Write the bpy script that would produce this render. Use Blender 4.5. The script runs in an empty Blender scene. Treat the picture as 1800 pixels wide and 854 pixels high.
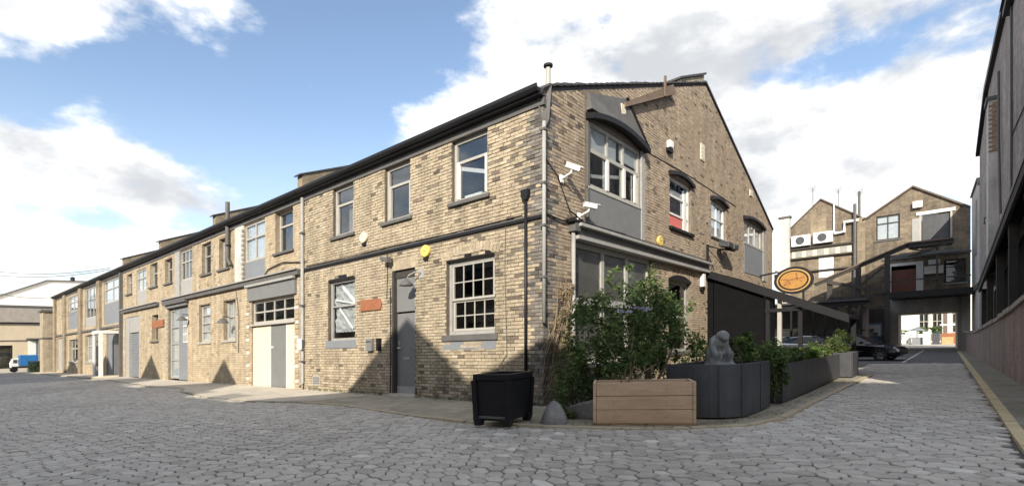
import bpy, bmesh, math, random
import numpy as np
from mathutils import Vector
random.seed(7); rng = np.random.default_rng(7)
R = math.radians
sc = bpy.context.scene
col = sc.collection

# ---------------------------------------------------------------- camera, sky, sun, exposure
# world frame: X = across the street (to the right of the gable), Y = along the street, Z = up.
# The site falls gently to the left and rises up the street.
def G(a, u): return .0265 * a + .014 * u
CAM = Vector((6.75, -9.22, 1.5)); YAW = math.atan2(.6397, .7686)
cam = bpy.data.objects.new('camera', bpy.data.cameras.new('camera')); col.objects.link(cam)
cam.location = CAM; cam.rotation_euler = (R(90), 0, YAW)
cam.data.sensor_width = 36; cam.data.lens = 17.76; cam.data.shift_y = .095
cam.data.clip_start = .05; cam.data.clip_end = 3000
sc.camera = cam
SUN_AZ, SUN_EL = R(26), R(27)            # azimuth measured from -Y towards +X
sun_dir = Vector((math.sin(SUN_AZ) * math.cos(SUN_EL), -math.cos(SUN_AZ) * math.cos(SUN_EL), math.sin(SUN_EL)))
sl = bpy.data.lights.new('sun', 'SUN'); sl.energy = 2.05; sl.angle = R(.6); sl.color = (1, .91, .77)
so = bpy.data.objects.new('sun', sl); col.objects.link(so)
so.rotation_euler = (-sun_dir).to_track_quat('-Z', 'Y').to_euler(); so.location = (0, -30, 40)
sc.view_settings.view_transform = 'Standard'; sc.view_settings.look = 'None'
sc.view_settings.gamma = 1; sc.view_settings.use_curve_mapping = False
sc.view_settings.exposure = 1.74
sc.cycles.max_bounces = 6; sc.cycles.diffuse_bounces = 4; sc.cycles.glossy_bounces = 3
sc.cycles.transparent_max_bounces = 12; sc.cycles.use_denoising = True

world = bpy.data.worlds.new('World'); sc.world = world; world.use_nodes = True
def make_sky():
    nt = world.node_tree; N = nt.nodes; N.clear(); L = nt.links.new
    def nd(t, **k):
        n = N.new(t)
        for a, b in k.items(): setattr(n, a, b)
        return n
    def m(op, a, b=None, c=None):
        n = nd('ShaderNodeMath', operation=op)
        for i, v in enumerate((a, b, c)):
            if v is None: continue
            if isinstance(v, (int, float)): n.inputs[i].default_value = v
            else: L(v, n.inputs[i])
        return n.outputs[0]
    sky = nd('ShaderNodeTexSky', sky_type='NISHITA'); sky.sun_disc = False
    sky.sun_elevation = SUN_EL; sky.sun_rotation = math.atan2(sun_dir.x, sun_dir.y)
    sky.altitude = 50; sky.air_density = 1.0; sky.dust_density = .6; sky.ozone_density = 1.6
    tc = nd('ShaderNodeTexCoord'); D = tc.outputs['Generated']
    # azimuth / elevation in radians; azimuth 0 along the view's compass bearing
    sep = nd('ShaderNodeSeparateXYZ'); L(D, sep.inputs[0])
    cs, sn = math.cos(YAW), math.sin(YAW)
    X, Y, Z = sep.outputs
    right = m('ADD', m('MULTIPLY', X, cs), m('MULTIPLY', Y, sn))
    fwd = m('ADD', m('MULTIPLY', X, -sn), m('MULTIPLY', Y, cs))
    az = m('ARCTAN2', right, fwd); el = m('ARCSINE', Z)
    # billowy noise on the direction, flattened towards the horizon
    vm = nd('ShaderNodeMapping'); L(D, vm.inputs[0]); vm.inputs['Scale'].default_value = (1, 1, 1.9)
    def noise(scale, det, off, rough=.56):
        mp = nd('ShaderNodeMapping'); L(vm.outputs[0], mp.inputs[0]); mp.inputs['Location'].default_value = off
        n = nd('ShaderNodeTexNoise'); L(mp.outputs[0], n.inputs['Vector'])
        n.inputs['Scale'].default_value = scale; n.inputs['Detail'].default_value = det; n.inputs['Roughness'].default_value = rough
        return n.outputs['Fac']
    n1 = noise(3.2, 10, (3.1, 1.7, .4)); n1u = noise(3.2, 10, (3.12, 1.66, .33))
    n2 = noise(11, 7, (0, 5, 2))
    # cloud banks: (pixel x, pixel y, half-width, half-height, weight)
    banks = [(300,305,250,92,.34), (110,55,150,80,.30), (340,30,190,70,.28), (120,445,260,60,.14), (1010,120,240,120,.26),
             (1320,40,330,110,.36), (1500,250,330,150,.26), (1330,330,200,120,.3), (1250,250,150,100,.25), (520,175,45,18,.16), (620,250,160,50,.12),
             (590,110,260,130,-.5), (330,165,280,45,-.38), (500,260,120,60,-.2), (1390,150,130,34,-.55), (1110,30,60,28,-.35), (1500,95,80,26,-.35), (1620,330,60,50,-.3), (690,110,90,120,-.24), (230,390,260,26,-.5), (40,165,130,38,-.4), (560,330,120,40,-.3), (1640,300,60,40,-.1)]
    tot = None
    for (px, py, hw, hh, w) in banks:
        a0 = math.atan((px - 900) / 888); e0 = math.atan((598 - py) / math.hypot(888, px - 900))
        k = math.cos(a0)
        ra = hw / 888 * k * k; re = hh / 888 * k
        da = m('DIVIDE', m('SUBTRACT', az, a0), ra); de = m('DIVIDE', m('SUBTRACT', el, e0), re)
        d2 = m('ADD', m('MULTIPLY', da, da), m('MULTIPLY', de, de))
        g = m('MULTIPLY', m('POWER', 2.718, m('MULTIPLY', d2, -.8)), w)
        tot = g if tot is None else m('ADD', tot, g)
    base = m('ADD', m('MULTIPLY', m('SUBTRACT', n1, .5), 2.3), m('MULTIPLY', m('SUBTRACT', n2, .5), .7))
    dens = m('ADD', base, tot)
    mr = nd('ShaderNodeMapRange', interpolation_type='SMOOTHSTEP'); L(dens, mr.inputs[0])
    mr.inputs[1].default_value = -.13; mr.inputs[2].default_value = .22
    mask = mr.outputs[0]
    # soft self-shading: thicker and lower parts greyer
    sh = m('MULTIPLY', m('SUBTRACT', n1, n1u), 5.0)
    fine = m('MULTIPLY', m('SUBTRACT', n2, .5), .9)
    thick = nd('ShaderNodeMapRange'); L(dens, thick.inputs[0]); thick.inputs[1].default_value = .1; thick.inputs[2].default_value = .8
    thick.inputs[3].default_value = .25; thick.inputs[4].default_value = -.12
    br = m('ADD', m('ADD', m('ADD', sh, fine), thick.outputs[0]), .55)
    brc = nd('ShaderNodeMapRange', interpolation_type='SMOOTHSTEP'); L(br, brc.inputs[0]); brc.inputs[1].default_value = -.15; brc.inputs[2].default_value = 1.05
    cc = nd('ShaderNodeMix', data_type='RGBA'); L(brc.outputs[0], cc.inputs['Factor'])
    cc.inputs['A'].default_value = (1.42, 1.47, 1.55, 1); cc.inputs['B'].default_value = (2.7, 2.7, 2.66, 1)
    # haze towards the horizon lightens the blue
    hz = nd('ShaderNodeMapRange', interpolation_type='SMOOTHSTEP'); L(el, hz.inputs[0]); hz.inputs[1].default_value = .42; hz.inputs[2].default_value = .0
    sg = nd('ShaderNodeMix', data_type='RGBA'); L(m('MULTIPLY', hz.outputs[0], .6), sg.inputs['Factor'])
    gm = nd('ShaderNodeMix', data_type='RGBA', blend_type='MULTIPLY'); gm.inputs['Factor'].default_value = 1
    L(sky.outputs[0], gm.inputs['A']); gm.inputs['B'].default_value = (.51, .475, .45, 1)
    L(gm.outputs['Result'], sg.inputs['A']); sg.inputs['B'].default_value = (1.7, 1.95, 2.3, 1)
    mx = nd('ShaderNodeMix', data_type='RGBA'); L(mask, mx.inputs['Factor']); L(sg.outputs['Result'], mx.inputs['A']); L(cc.outputs['Result'], mx.inputs['B'])
    bg = nd('ShaderNodeBackground'); L(mx.outputs['Result'], bg.inputs[0]); bg.inputs[1].default_value = .15
    out = nd('ShaderNodeOutputWorld'); L(bg.outputs[0], out.inputs[0])
make_sky()

# ---------------------------------------------------------------- materials
def mat(name, c, rough=.8, var=.25, scale=6, bump=.0, bscale=None, metal=0, c2=None, attr=None, stretch=None, spec=.5, blot=None, courses=None, streak=0):
    """Procedural material: base colour broken by two noises; attr = per-piece tone ramp; blot = (colour, threshold, scale) weather stains."""
    M = bpy.data.materials.new(name); M.use_nodes = True; nt = M.node_tree; N = nt.nodes; L = nt.links.new
    b = N['Principled BSDF']; b.inputs['Roughness'].default_value = rough; b.inputs['Metallic'].default_value = metal
    b.inputs['Specular IOR Level'].default_value = spec
    geo = N.new('ShaderNodeNewGeometry'); vec = geo.outputs['Position']
    if stretch:
        mp = N.new('ShaderNodeMapping'); L(vec, mp.inputs[0]); mp.inputs['Scale'].default_value = stretch; vec = mp.outputs[0]
    def noise(s, d=6, r=.6):
        n = N.new('ShaderNodeTexNoise'); L(vec, n.inputs['Vector']); n.inputs['Scale'].default_value = s
        n.inputs['Detail'].default_value = d; n.inputs['Roughness'].default_value = r; return n.outputs['Fac']
    c = tuple(c)
    if attr:
        at = N.new('ShaderNodeAttribute'); at.attribute_name = 'tone'
        rp = N.new('ShaderNodeValToRGB'); L(at.outputs['Fac'], rp.inputs[0]); rp.color_ramp.interpolation = 'LINEAR'
        els = rp.color_ramp.elements
        while len(els) < len(attr): els.new(.5)
        for e, (p, cc) in zip(els, attr): e.position = p; e.color = (*cc, 1)
        src = rp.outputs[0]
    else:
        mx0 = N.new('ShaderNodeMix'); mx0.data_type = 'RGBA'; mx0.inputs['A'].default_value = (*c, 1)
        mx0.inputs['B'].default_value = (*(c2 or tuple(v * .55 for v in c)), 1)
        rr = N.new('ShaderNodeMapRange'); L(noise(scale * .17, 5), rr.inputs[0]); rr.inputs[1].default_value = .42; rr.inputs[2].default_value = .68
        L(rr.outputs[0], mx0.inputs['Factor']) if c2 else None
        if not c2: mx0.inputs['Factor'].default_value = 0
        src = mx0.outputs['Result']
    if var:
        hs = N.new('ShaderNodeMix'); hs.data_type = 'RGBA'; hs.blend_type = 'MULTIPLY'; hs.inputs['Factor'].default_value = 1
        r1 = N.new('ShaderNodeMapRange'); L(noise(scale), r1.inputs[0]); r1.inputs[1].default_value = .25; r1.inputs[2].default_value = .75
        r1.inputs[3].default_value = 1 - var; r1.inputs[4].default_value = 1 + var * .6
        r2 = N.new('ShaderNodeMapRange'); L(noise(scale * 7, 4), r2.inputs[0]); r2.inputs[1].default_value = .25; r2.inputs[2].default_value = .75
        r2.inputs[3].default_value = 1 - var * .7; r2.inputs[4].default_value = 1 + var * .5
        mm = N.new('ShaderNodeMath'); mm.operation = 'MULTIPLY'; L(r1.outputs[0], mm.inputs[0]); L(r2.outputs[0], mm.inputs[1])
        L(src, hs.inputs['A']); L(mm.outputs[0], hs.inputs['B']); src = hs.outputs['Result']
    if blot:
        bc, th, bs = blot
        bm_ = N.new('ShaderNodeMix'); bm_.data_type = 'RGBA'
        r3 = N.new('ShaderNodeMapRange'); L(noise(bs, 9, .68), r3.inputs[0]); r3.inputs[1].default_value = th; r3.inputs[2].default_value = th + .14
        r3.inputs[4].default_value = .85
        L(r3.outputs[0], bm_.inputs['Factor']); L(src, bm_.inputs['A']); bm_.inputs['B'].default_value = (*bc, 1); src = bm_.outputs['Result']
    if streak:                                             # rain and soot runs down the wall
        sm_ = N.new('ShaderNodeMapping'); L(geo.outputs['Position'], sm_.inputs[0]); sm_.inputs['Scale'].default_value = (1.3, 1.3, .16)
        sn_ = N.new('ShaderNodeTexNoise'); L(sm_.outputs[0], sn_.inputs['Vector']); sn_.inputs['Scale'].default_value = 1.6; sn_.inputs['Detail'].default_value = 7; sn_.inputs['Roughness'].default_value = .62
        sr = N.new('ShaderNodeMapRange'); L(sn_.outputs['Fac'], sr.inputs[0]); sr.inputs[1].default_value = .36; sr.inputs[2].default_value = .66; sr.inputs[3].default_value = 1.08; sr.inputs[4].default_value = 1 - streak
        sx_ = N.new('ShaderNodeMix'); sx_.data_type = 'RGBA'; sx_.blend_type = 'MULTIPLY'; sx_.inputs['Factor'].default_value = 1
        L(src, sx_.inputs['A']); L(sr.outputs[0], sx_.inputs['B']); src = sx_.outputs['Result']
    if courses:                                            # masonry courses too small to model: (brick length, course height, joint darkness)
        sx = N.new('ShaderNodeSeparateXYZ'); L(geo.outputs['Position'], sx.inputs[0])
        ad = N.new('ShaderNodeMath'); L(sx.outputs[0], ad.inputs[0]); L(sx.outputs[1], ad.inputs[1])
        cb = N.new('ShaderNodeCombineXYZ'); L(ad.outputs[0], cb.inputs[0]); L(sx.outputs[2], cb.inputs[1])
        bt = N.new('ShaderNodeTexBrick'); L(cb.outputs[0], bt.inputs['Vector']); bt.inputs['Scale'].default_value = 1
        bt.inputs['Brick Width'].default_value = courses[0]; bt.inputs['Row Height'].default_value = courses[1]; bt.inputs['Mortar Size'].default_value = .007; bt.inputs['Mortar Smooth'].default_value = .6
        bt.inputs['Color1'].default_value = (1, 1, 1, 1); k_ = 1 - .6 * courses[2]; bt.inputs['Color2'].default_value = (k_, k_, k_, 1); q_ = 1 - courses[2]; bt.inputs['Mortar'].default_value = (q_, q_, q_, 1)
        bmul = N.new('ShaderNodeMix'); bmul.data_type = 'RGBA'; bmul.blend_type = 'MULTIPLY'; bmul.inputs['Factor'].default_value = 1
        L(src, bmul.inputs['A']); L(bt.outputs['Color'], bmul.inputs['B']); src = bmul.outputs['Result']
    L(src, b.inputs['Base Color'])
    if bump:
        bp = N.new('ShaderNodeBump'); bp.inputs['Strength'].default_value = bump; bp.inputs['Distance'].default_value = .02
        L(noise(bscale or scale * 5, 6, .65), bp.inputs['Height']); L(bp.outputs[0], b.inputs['Normal'])
    return M

def glass_mat(name, tint=(.85, .87, .88), base=.07, gl=(.9, .95, 1)):
    M = bpy.data.materials.new(name); M.use_nodes = True; nt = M.node_tree; N = nt.nodes; L = nt.links.new
    N.remove(N['Principled BSDF'])
    tr = N.new('ShaderNodeBsdfTransparent'); tr.inputs[0].default_value = (*tint, 1)
    g = N.new('ShaderNodeBsdfGlossy'); g.inputs['Roughness'].default_value = .03; g.inputs[0].default_value = (*gl, 1)
    lw = N.new('ShaderNodeLayerWeight'); lw.inputs[0].default_value = .5
    pw = N.new('ShaderNodeMath'); pw.operation = 'POWER'; L(lw.outputs['Facing'], pw.inputs[0]); pw.inputs[1].default_value = 4
    ad = N.new('ShaderNodeMath'); ad.operation = 'MULTIPLY_ADD'; ad.use_clamp = True; L(pw.outputs[0], ad.inputs[0]); ad.inputs[1].default_value = .85; ad.inputs[2].default_value = base
    geo = N.new('ShaderNodeNewGeometry'); n = N.new('ShaderNodeTexNoise'); L(geo.outputs['Position'], n.inputs['Vector']); n.inputs['Scale'].default_value = 1.6
    bp = N.new('ShaderNodeBump'); bp.inputs['Strength'].default_value = .12; bp.inputs['Distance'].default_value = .03; L(n.outputs['Fac'], bp.inputs['Height']); L(bp.outputs[0], g.inputs['Normal'])
    mx = N.new('ShaderNodeMixShader'); L(ad.outputs[0], mx.inputs[0]); L(tr.outputs[0], mx.inputs[1]); L(g.outputs[0], mx.inputs[2])
    L(mx.outputs[0], N['Material Output'].inputs['Surface'])
    return M

BR = [(0, (.13, .108, .085)), (.12, (.22, .18, .135)), (.3, (.385, .32, .228)), (.6, (.455, .38, .27)), (.85, (.52, .44, .32)), (1, (.59, .52, .40))]
BRT = [(0, (.26, .215, .155)), (.3, (.40, .325, .225)), (.6, (.47, .385, .265)), (1, (.56, .475, .345))]
BR2 = [(0, (.11, .09, .07)), (.15, (.21, .165, .125)), (.4, (.37, .29, .21)), (.7, (.44, .355, .26)), (1, (.54, .445, .335))]
BR3 = [(0, (.06, .055, .05)), (.4, (.16, .145, .13)), (.75, (.24, .22, .195)), (1, (.36, .33, .29))]
M = dict(
    brick=mat('stock_brick', (1, 1, 1), .9, .28, 3, .7, 45, attr=BR, blot=((.20, .16, .12), .66, 1.3), streak=.3),
    brick_brown=mat('brown_stock_brick', (1, 1, 1), .9, .28, 3, .7, 45, attr=BR2, blot=((.15, .125, .10), .66, .9), streak=.22),
    brick_tan=mat('tan_limewashed_brick', (1, 1, 1), .92, .26, 2.2, .6, 40, attr=BRT, blot=((.24, .20, .15), .62, 1.1), streak=.28),
    brick_grey=mat('sooty_grey_brick', (1, 1, 1), .85, .3, 4, .6, 45, attr=BR3),
    mortar=mat('old_mortar', (.14, .118, .09), .95, .3, 5, .6, 60, blot=((.07, .06, .05), .5, 2.2)),
    mortar_brown=mat('old_brown_mortar', (.20, .165, .13), .95, .3, 5, .6, 60, blot=((.09, .075, .06), .55, 2.2)),
    stucco=mat('tan_render', (.34, .275, .19), .92, .34, 2.2, .7, 26, c2=(.28, .23, .165), blot=((.20, .165, .12), .58, 1.1), courses=(.3, .105, .32), streak=.18),
    stucco_pale=mat('pale_tan_render', (.44, .37, .27), .92, .3, 2.5, .6, 26, c2=(.36, .31, .235), blot=((.24, .205, .155), .58, 1.3), courses=(.45, .2, .22), streak=.18),
    cream=mat('cream_board', (.68, .60, .46), .8, .14, 3, .25, 30, blot=((.45, .37, .25), .66, 1.6)),
    grey_paint=mat('grey_paint', (.18, .182, .184), .55, .10, 2.5, .08, 30),
    grey_light=mat('weathered_grey_paint', (.34, .335, .32), .6, .2, 5, .15, 40, blot=((.17, .16, .15), .62, 4)),
    grey_frame=mat('stone_grey_frame', (.40, .385, .35), .5, .12, 6, .08),
    blue_grey=mat('blue_grey_panel', (.20, .215, .235), .55, .12, 2, .06),
    white_frame=mat('white_gloss_frame', (.72, .71, .68), .45, .1, 6, .06),
    black=mat('black_paint', (.013, .013, .015), .5, .2, 5, .1, spec=.3),
    black_matt=mat('black_canvas', (.008, .008, .009), .95, .2, 3, .2, spec=.08),
    charcoal=mat('charcoal_steel', (.062, .065, .073), .5, .25, 3, .15, 30, blot=((.13, .125, .12), .66, 3), streak=.25),
    slate=mat('roof_slate', (.07, .07, .075), .7, .3, 3, .4, 20),
    lead=mat('lead_grey', (.115, .112, .108), .65, .25, 3, .2),
    wood=mat('planter_wood', (.58, .405, .265), .75, .2, 1.6, .25, 14, c2=(.50, .34, .215), stretch=(2, 2, 14), blot=((.16, .10, .06), .66, .9)),
    timber=mat('weathered_dark_timber', (.05, .045, .04), .85, .3, 2, .4, 12, stretch=(3, 3, 3)),
    timber_red=mat('red_brown_board', (.16, .115, .085), .85, .3, 3, .3, 14),
    rust=mat('rust_brown_sign', (.30, .115, .055), .8, .2, 5, .2),
    redpaint=mat('salmon_red_panel', (.62, .16, .14), .6, .1, 5),
    yellow=mat('yellow_plastic', (.72, .52, .14), .45, .1, 8),
    ivory=mat('ivory_plastic', (.72, .66, .48), .5, .12, 8),
    white=mat('white_plastic', (.78, .78, .76), .45, .08, 6),
    paper=mat('crumpled_paper', (.66, .66, .64), .8, .25, 9, .9, 14, blot=((.2, .2, .2), .62, 5)),
    dark_room=mat('dark_room', (.06, .058, .055), .9, .3, 2),
    curtain=mat('pale_curtain', (.76, .77, .77), .9, .15, 4, .2),
    blind=mat('dark_blind', (.24, .215, .19), .8, .12, 4),
    glass=glass_mat('window_glass'), glass_dark=glass_mat('dark_window_glass', (.55, .57, .58), .05),
    sett=mat('granite_sett', (1, 1, 1), .7, .22, 5, .5, 40, attr=[(0, (.375, .345, .305)), (.5, (.50, .462, .41)), (.92, (.57, .53, .475)), (1, (.66, .62, .555))], blot=((.12, .12, .12), .64, .8)),
    joint=mat('joint_grit', (.12, .112, .10), .95, .3, 12, .6, 60),
    concrete=mat('worn_concrete', (.54, .49, .41), .9, .2, 2, .4, 40, c2=(.44, .40, .33), blot=((.26, .235, .19), .60, .8)),
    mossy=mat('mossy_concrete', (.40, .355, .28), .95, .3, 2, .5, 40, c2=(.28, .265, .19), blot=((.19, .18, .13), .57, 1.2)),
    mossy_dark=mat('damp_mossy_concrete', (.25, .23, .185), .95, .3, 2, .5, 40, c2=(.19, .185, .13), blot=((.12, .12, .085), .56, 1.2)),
    kerb_yellow=mat('yellow_painted_kerb', (.56, .45, .27), .85, .3, 3, .5, 40, blot=((.28, .24, .18), .57, 3)),
    kerb=mat('sandstone_kerb', (.50, .42, .29), .85, .3, 3, .5, 40, blot=((.27, .24, .19), .53, 3)),
    whiteline=mat('white_road_paint', (.62, .61, .58), .8, .25, 5, .3, blot=((.28, .28, .28), .58, 4)),
    stone=mat('granite_boulder', (.27, .26, .25), .85, .35, 6, .8, 25, c2=(.2, .19, .18)),
    statue=mat('carved_stone', (.24, .245, .238), .8, .3, 8, .8, 28, blot=((.60, .61, .58), .58, 5)),
    soil=mat('dark_soil', (.035, .027, .02), .95, .4, 12, .8, 40),
    bark=mat('shrub_bark', (.17, .13, .09), .9, .3, 10, .5),
    straw=mat('dry_creeper', (.27, .205, .125), .9, .3, 8, .4),
    leaf=mat('shrub_leaf', (1, 1, 1), .5, 0, 4, attr=[(0, (.035, .058, .02)), (.5, (.095, .15, .045)), (.85, (.17, .235, .07)), (1, (.30, .35, .15))], spec=.35),
    leaf_bright=mat('bright_leaf', (1, 1, 1), .5, 0, 4, attr=[(0, (.04, .075, .02)), (.5, (.10, .17, .04)), (1, (.22, .30, .08))], spec=.35),
    petal=mat('lilac_petal', (.5, .48, .62), .7, .1, 6),
    render_grey=mat('grey_render', (.64, .60, .56), .95, .2, 1.6, .5, 20, c2=(.54, .505, .47), blot=((.28, .26, .24), .60, .7), streak=.25),
    render_mauve=mat('mauve_render', (.46, .39, .36), .95, .3, 1.2, .8, 20, c2=(.36, .30, .275), blot=((.24, .20, .185), .56, .7), streak=.3, courses=(.34, .12, .42)),
    redwall=mat('pink_stained_brickwork', (.42, .30, .27), .95, .35, 2, .6, 25, c2=(.32, .27, .235), stretch=(1, 1, .5), blot=((.42, .17, .16), .64, .8), courses=(.24, .08, .3), streak=.3),
    farwall=mat('cream_warehouse_wall', (.62, .52, .36), .9, .12, .6, .1, c2=(.55, .46, .33)),
    fargrey=mat('grey_brick_band', (.36, .32, .28), .9, .2, 2, .2, blot=((.22, .2, .18), .6, .6)),
    farwhite=mat('white_cladding', (.74, .74, .71), .7, .08, .4),
    blue=mat('blue_tarpaulin', (.02, .16, .42), .6, .15, 2), bluedoor=mat('blue_grey_door', (.13, .18, .26), .6, .15, 2),
    reddoor=mat('red_brown_door', (.22, .095, .07), .75, .25, 2, .2),
    tyre=mat('rubber', (.018, .018, .018), .85, .2, 8), rim=mat('alloy', (.42, .42, .43), .3, .08, 6, metal=.9),
    carblack=mat('black_car_paint', (.008, .008, .010), .12, 0, 4), carsilver=mat('silver_car_paint', (.50, .51, .52), .25, .03, 4, metal=.5),
    lamp=mat('headlamp_glass', (.75, .77, .78), .15, 0), gold=mat('gold_paint', (.42, .22, .05), .45, .2, 6, .2), gold_pale=mat('pale_gold_paint', (.52, .32, .11), .5, .15, 6),
    farroof=mat('brown_tiles', (.16, .12, .10), .9, .3, 3, .4), hedge=mat('hedge_leaf', (1, 1, 1), .6, 0, 4, attr=[(0, (.015, .03, .012)), (1, (.05, .085, .03))]),
    asphalt=mat('asphalt', (.13, .13, .132), .85, .25, 3, .5, 60, blot=((.08, .08, .08), .6, .7)),
    brownbox=mat('cardboard', (.48, .33, .17), .9, .15, 4),
)

# ---------------------------------------------------------------- mesh helpers
ORG = {}
class Plane:
    def __init__(s, o, d, n): s.o, s.d, s.n = o, d, n
    def p(s, x, z, k=0): return (s.o[0] + s.d[0] * x + s.n[0] * k, s.o[1] + s.d[1] * x + s.n[1] * k, z)
PL = Plane((0, 0), (-1, 0), (0, -1))          # long facade: x runs left from the corner
PR = Plane((0, 0), (0, 1), (1, 0))            # gable wall: x runs up the street
PF = Plane((0, 42), (1, 0), (0, -1))          # far end of the street
PW = Plane((8.5, 0), (0, 1), (-1, 0))         # right-hand side of the street
PY = Plane((-70, 0), (0, 1), (1, 0))          # far left of the yard

class MB:
    def __init__(s): s.v = []; s.f = []
    def add(s, pts, faces):
        s.marks = getattr(s, 'marks', []) + [(len(s.v), len(s.f))]
        b = len(s.v); s.v += [tuple(p) for p in pts]; s.f += [tuple(i + b for i in f) for f in faces]; return s
    def hexa(s, p): return s.add(p, [(0, 1, 2, 3), (4, 7, 6, 5), (0, 4, 5, 1), (1, 5, 6, 2), (2, 6, 7, 3), (3, 7, 4, 0)])
    def box(s, a0, a1, u0, u1, z0, z1):
        return s.hexa([(a0, u0, z0), (a1, u0, z0), (a1, u1, z0), (a0, u1, z0), (a0, u0, z1), (a1, u0, z1), (a1, u1, z1), (a0, u1, z1)])
    def pb(s, P, x0, x1, z0, z1, k0, k1, z0b=None, z1b=None):
        """box on a wall plane; z0b / z1b let bottom and top differ at x1"""
        zb0 = z0 if z0b is None else z0b; zb1 = z1 if z1b is None else z1b
        return s.hexa([P.p(x0, z0, k0), P.p(x1, zb0, k0), P.p(x1, zb0, k1), P.p(x0, z0, k1), P.p(x0, z1, k0), P.p(x1, zb1, k0), P.p(x1, zb1, k1), P.p(x0, z1, k1)])
    def pbar(s, P, xa, za, xb, zb, w, k0, k1):
        """straight bar in a wall plane between two points, width w"""
        dx, dz = xb - xa, zb - za; l = math.hypot(dx, dz); nx, nz = -dz / l * w / 2, dx / l * w / 2
        q = [(xa + nx, za + nz), (xb + nx, zb + nz), (xb - nx, zb - nz), (xa - nx, za - nz)]
        return s.hexa([P.p(x, z, k0) for x, z in q] + [P.p(x, z, k1) for x, z in q])
    def prism(s, P, poly, k0, k1):
        n = len(poly)
        return s.add([P.p(x, z, k0) for x, z in poly] + [P.p(x, z, k1) for x, z in poly],
                     [tuple(range(n)), tuple(range(2 * n - 1, n - 1, -1))] + [(i, n + i, n + (i + 1) % n, (i + 1) % n) for i in range(n)])
    def slab(s, poly, z0, z1):
        n = len(poly)
        return s.add([(x, y, z0) for x, y in poly] + [(x, y, z1) for x, y in poly],
                     [tuple(range(n)), tuple(range(2 * n - 1, n - 1, -1))] + [(i, n + i, n + (i + 1) % n, (i + 1) % n) for i in range(n)])
    def tube(s, pts, r, n=8, r2=None):
        pts = [Vector(p) for p in pts]; b = len(s.v); m = len(pts)
        for i, p in enumerate(pts):
            t = (pts[min(i + 1, m - 1)] - pts[max(i - 1, 0)]).normalized()
            x = t.orthogonal() if abs(t.z) < .9 else t.cross(Vector((0, 1, 0))); x.normalize(); y = t.cross(x)
            rr = r if r2 is None else r + (r2 - r) * i / (m - 1)
            for k in range(n):
                g = 2 * math.pi * k / n; s.v.append(tuple(p + x * math.cos(g) * rr + y * math.sin(g) * rr))
        for i in range(m - 1):
            for k in range(n): s.f.append((b + i * n + k, b + i * n + (k + 1) % n, b + (i + 1) * n + (k + 1) % n, b + (i + 1) * n + k))
        s.f.append(tuple(b + k for k in range(n))); s.f.append(tuple(b + (m - 1) * n + k for k in range(n)))
        return s
    def lathe(s, c, prof, n=14, ax='z'):
        """prof = [(r, h)] revolved about an axis through c"""
        b = len(s.v)
        for r, h in prof:
            for k in range(n):
                g = 2 * math.pi * k / n; p, q = r * math.cos(g), r * math.sin(g)
                s.v.append({'z': (c[0] + p, c[1] + q, c[2] + h), 'x': (c[0] + h, c[1] + p, c[2] + q), 'y': (c[0] + p, c[1] + h, c[2] + q)}[ax])
        for i in range(len(prof) - 1):
            for k in range(n): s.f.append((b + i * n + k, b + i * n + (k + 1) % n, b + (i + 1) * n + (k + 1) % n, b + (i + 1) * n + k))
        s.f.append(tuple(b + k for k in range(n))); s.f.append(tuple(b + (len(prof) - 1) * n + k for k in range(n)))
        return s
    def ell(s, c, r, rot=None, n=14, m=9, noise=0, seed=0, lump=0):
        b = len(s.v); rr = random.Random(seed); c = Vector(c)
        for i in range(m + 1):
            t = math.pi * i / m
            for k in range(n):
                g = 2 * math.pi * k / n; f = 1 + (rr.uniform(-noise, noise) if 0 < i < m else 0) + lump * (math.sin(2 * g + seed) * math.sin(t) ** 2 + .6 * math.sin(3 * g + 2 * t + seed) * math.sin(t) + .5 * math.cos(3 * t + seed))
                p = Vector((r[0] * math.sin(t) * math.cos(g) * f, r[1] * math.sin(t) * math.sin(g) * f, r[2] * math.cos(t) * f))
                if rot: p.rotate(rot)
                s.v.append(tuple(c + p))
        for i in range(m):
            for k in range(n): s.f.append((b + i * n + k, b + i * n + (k + 1) % n, b + (i + 1) * n + (k + 1) % n, b + (i + 1) * n + k))
        return s
    def each(s, name, mt, parent, **k):
        ends = s.marks[1:] + [(len(s.v), len(s.f))]; r = None
        for (v0, f0), (v1, f1) in zip(s.marks, ends):
            m = MB(); m.v = s.v[v0:v1]; m.f = [tuple(i - v0 for i in f) for f in s.f[f0:f1]]; r = m.build(name, mt, parent, **k)
        return r
    def build(s, name, mt, parent=None, smooth=False, bevel=0, flat=True, kind=None, at=None, tone=None):
        """link as one mesh; heights follow the sloping site"""
        o0 = ORG[parent.name] if parent else Vector(at) if at else Vector((0, 0, 0))
        me = bpy.data.meshes.new(name)
        me.from_pydata([(x - o0[0], y - o0[1], z + G(x, y) - o0[2]) for x, y, z in s.v], [], s.f)
        bm = bmesh.new(); bm.from_mesh(me)
        bmesh.ops.recalc_face_normals(bm, faces=bm.faces); bm.to_mesh(me); bm.free()
        if tone is not None:
            at_ = me.attributes.new('tone', 'FLOAT', 'FACE'); at_.data.foreach_set('value', np.full(len(me.polygons), tone, np.float32))
        me.materials.append(M[mt])
        o = bpy.data.objects.new(name, me); col.objects.link(o)
        if parent: o.parent = parent
        else: o.location = o0
        ORG[o.name] = o0
        if smooth: me.shade_smooth()
        if bevel:
            md = o.modifiers.new('bevel', 'BEVEL'); md.width = bevel; md.segments = 2; md.limit_method = 'ANGLE'
        if kind: o['kind'] = kind
        return o

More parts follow.
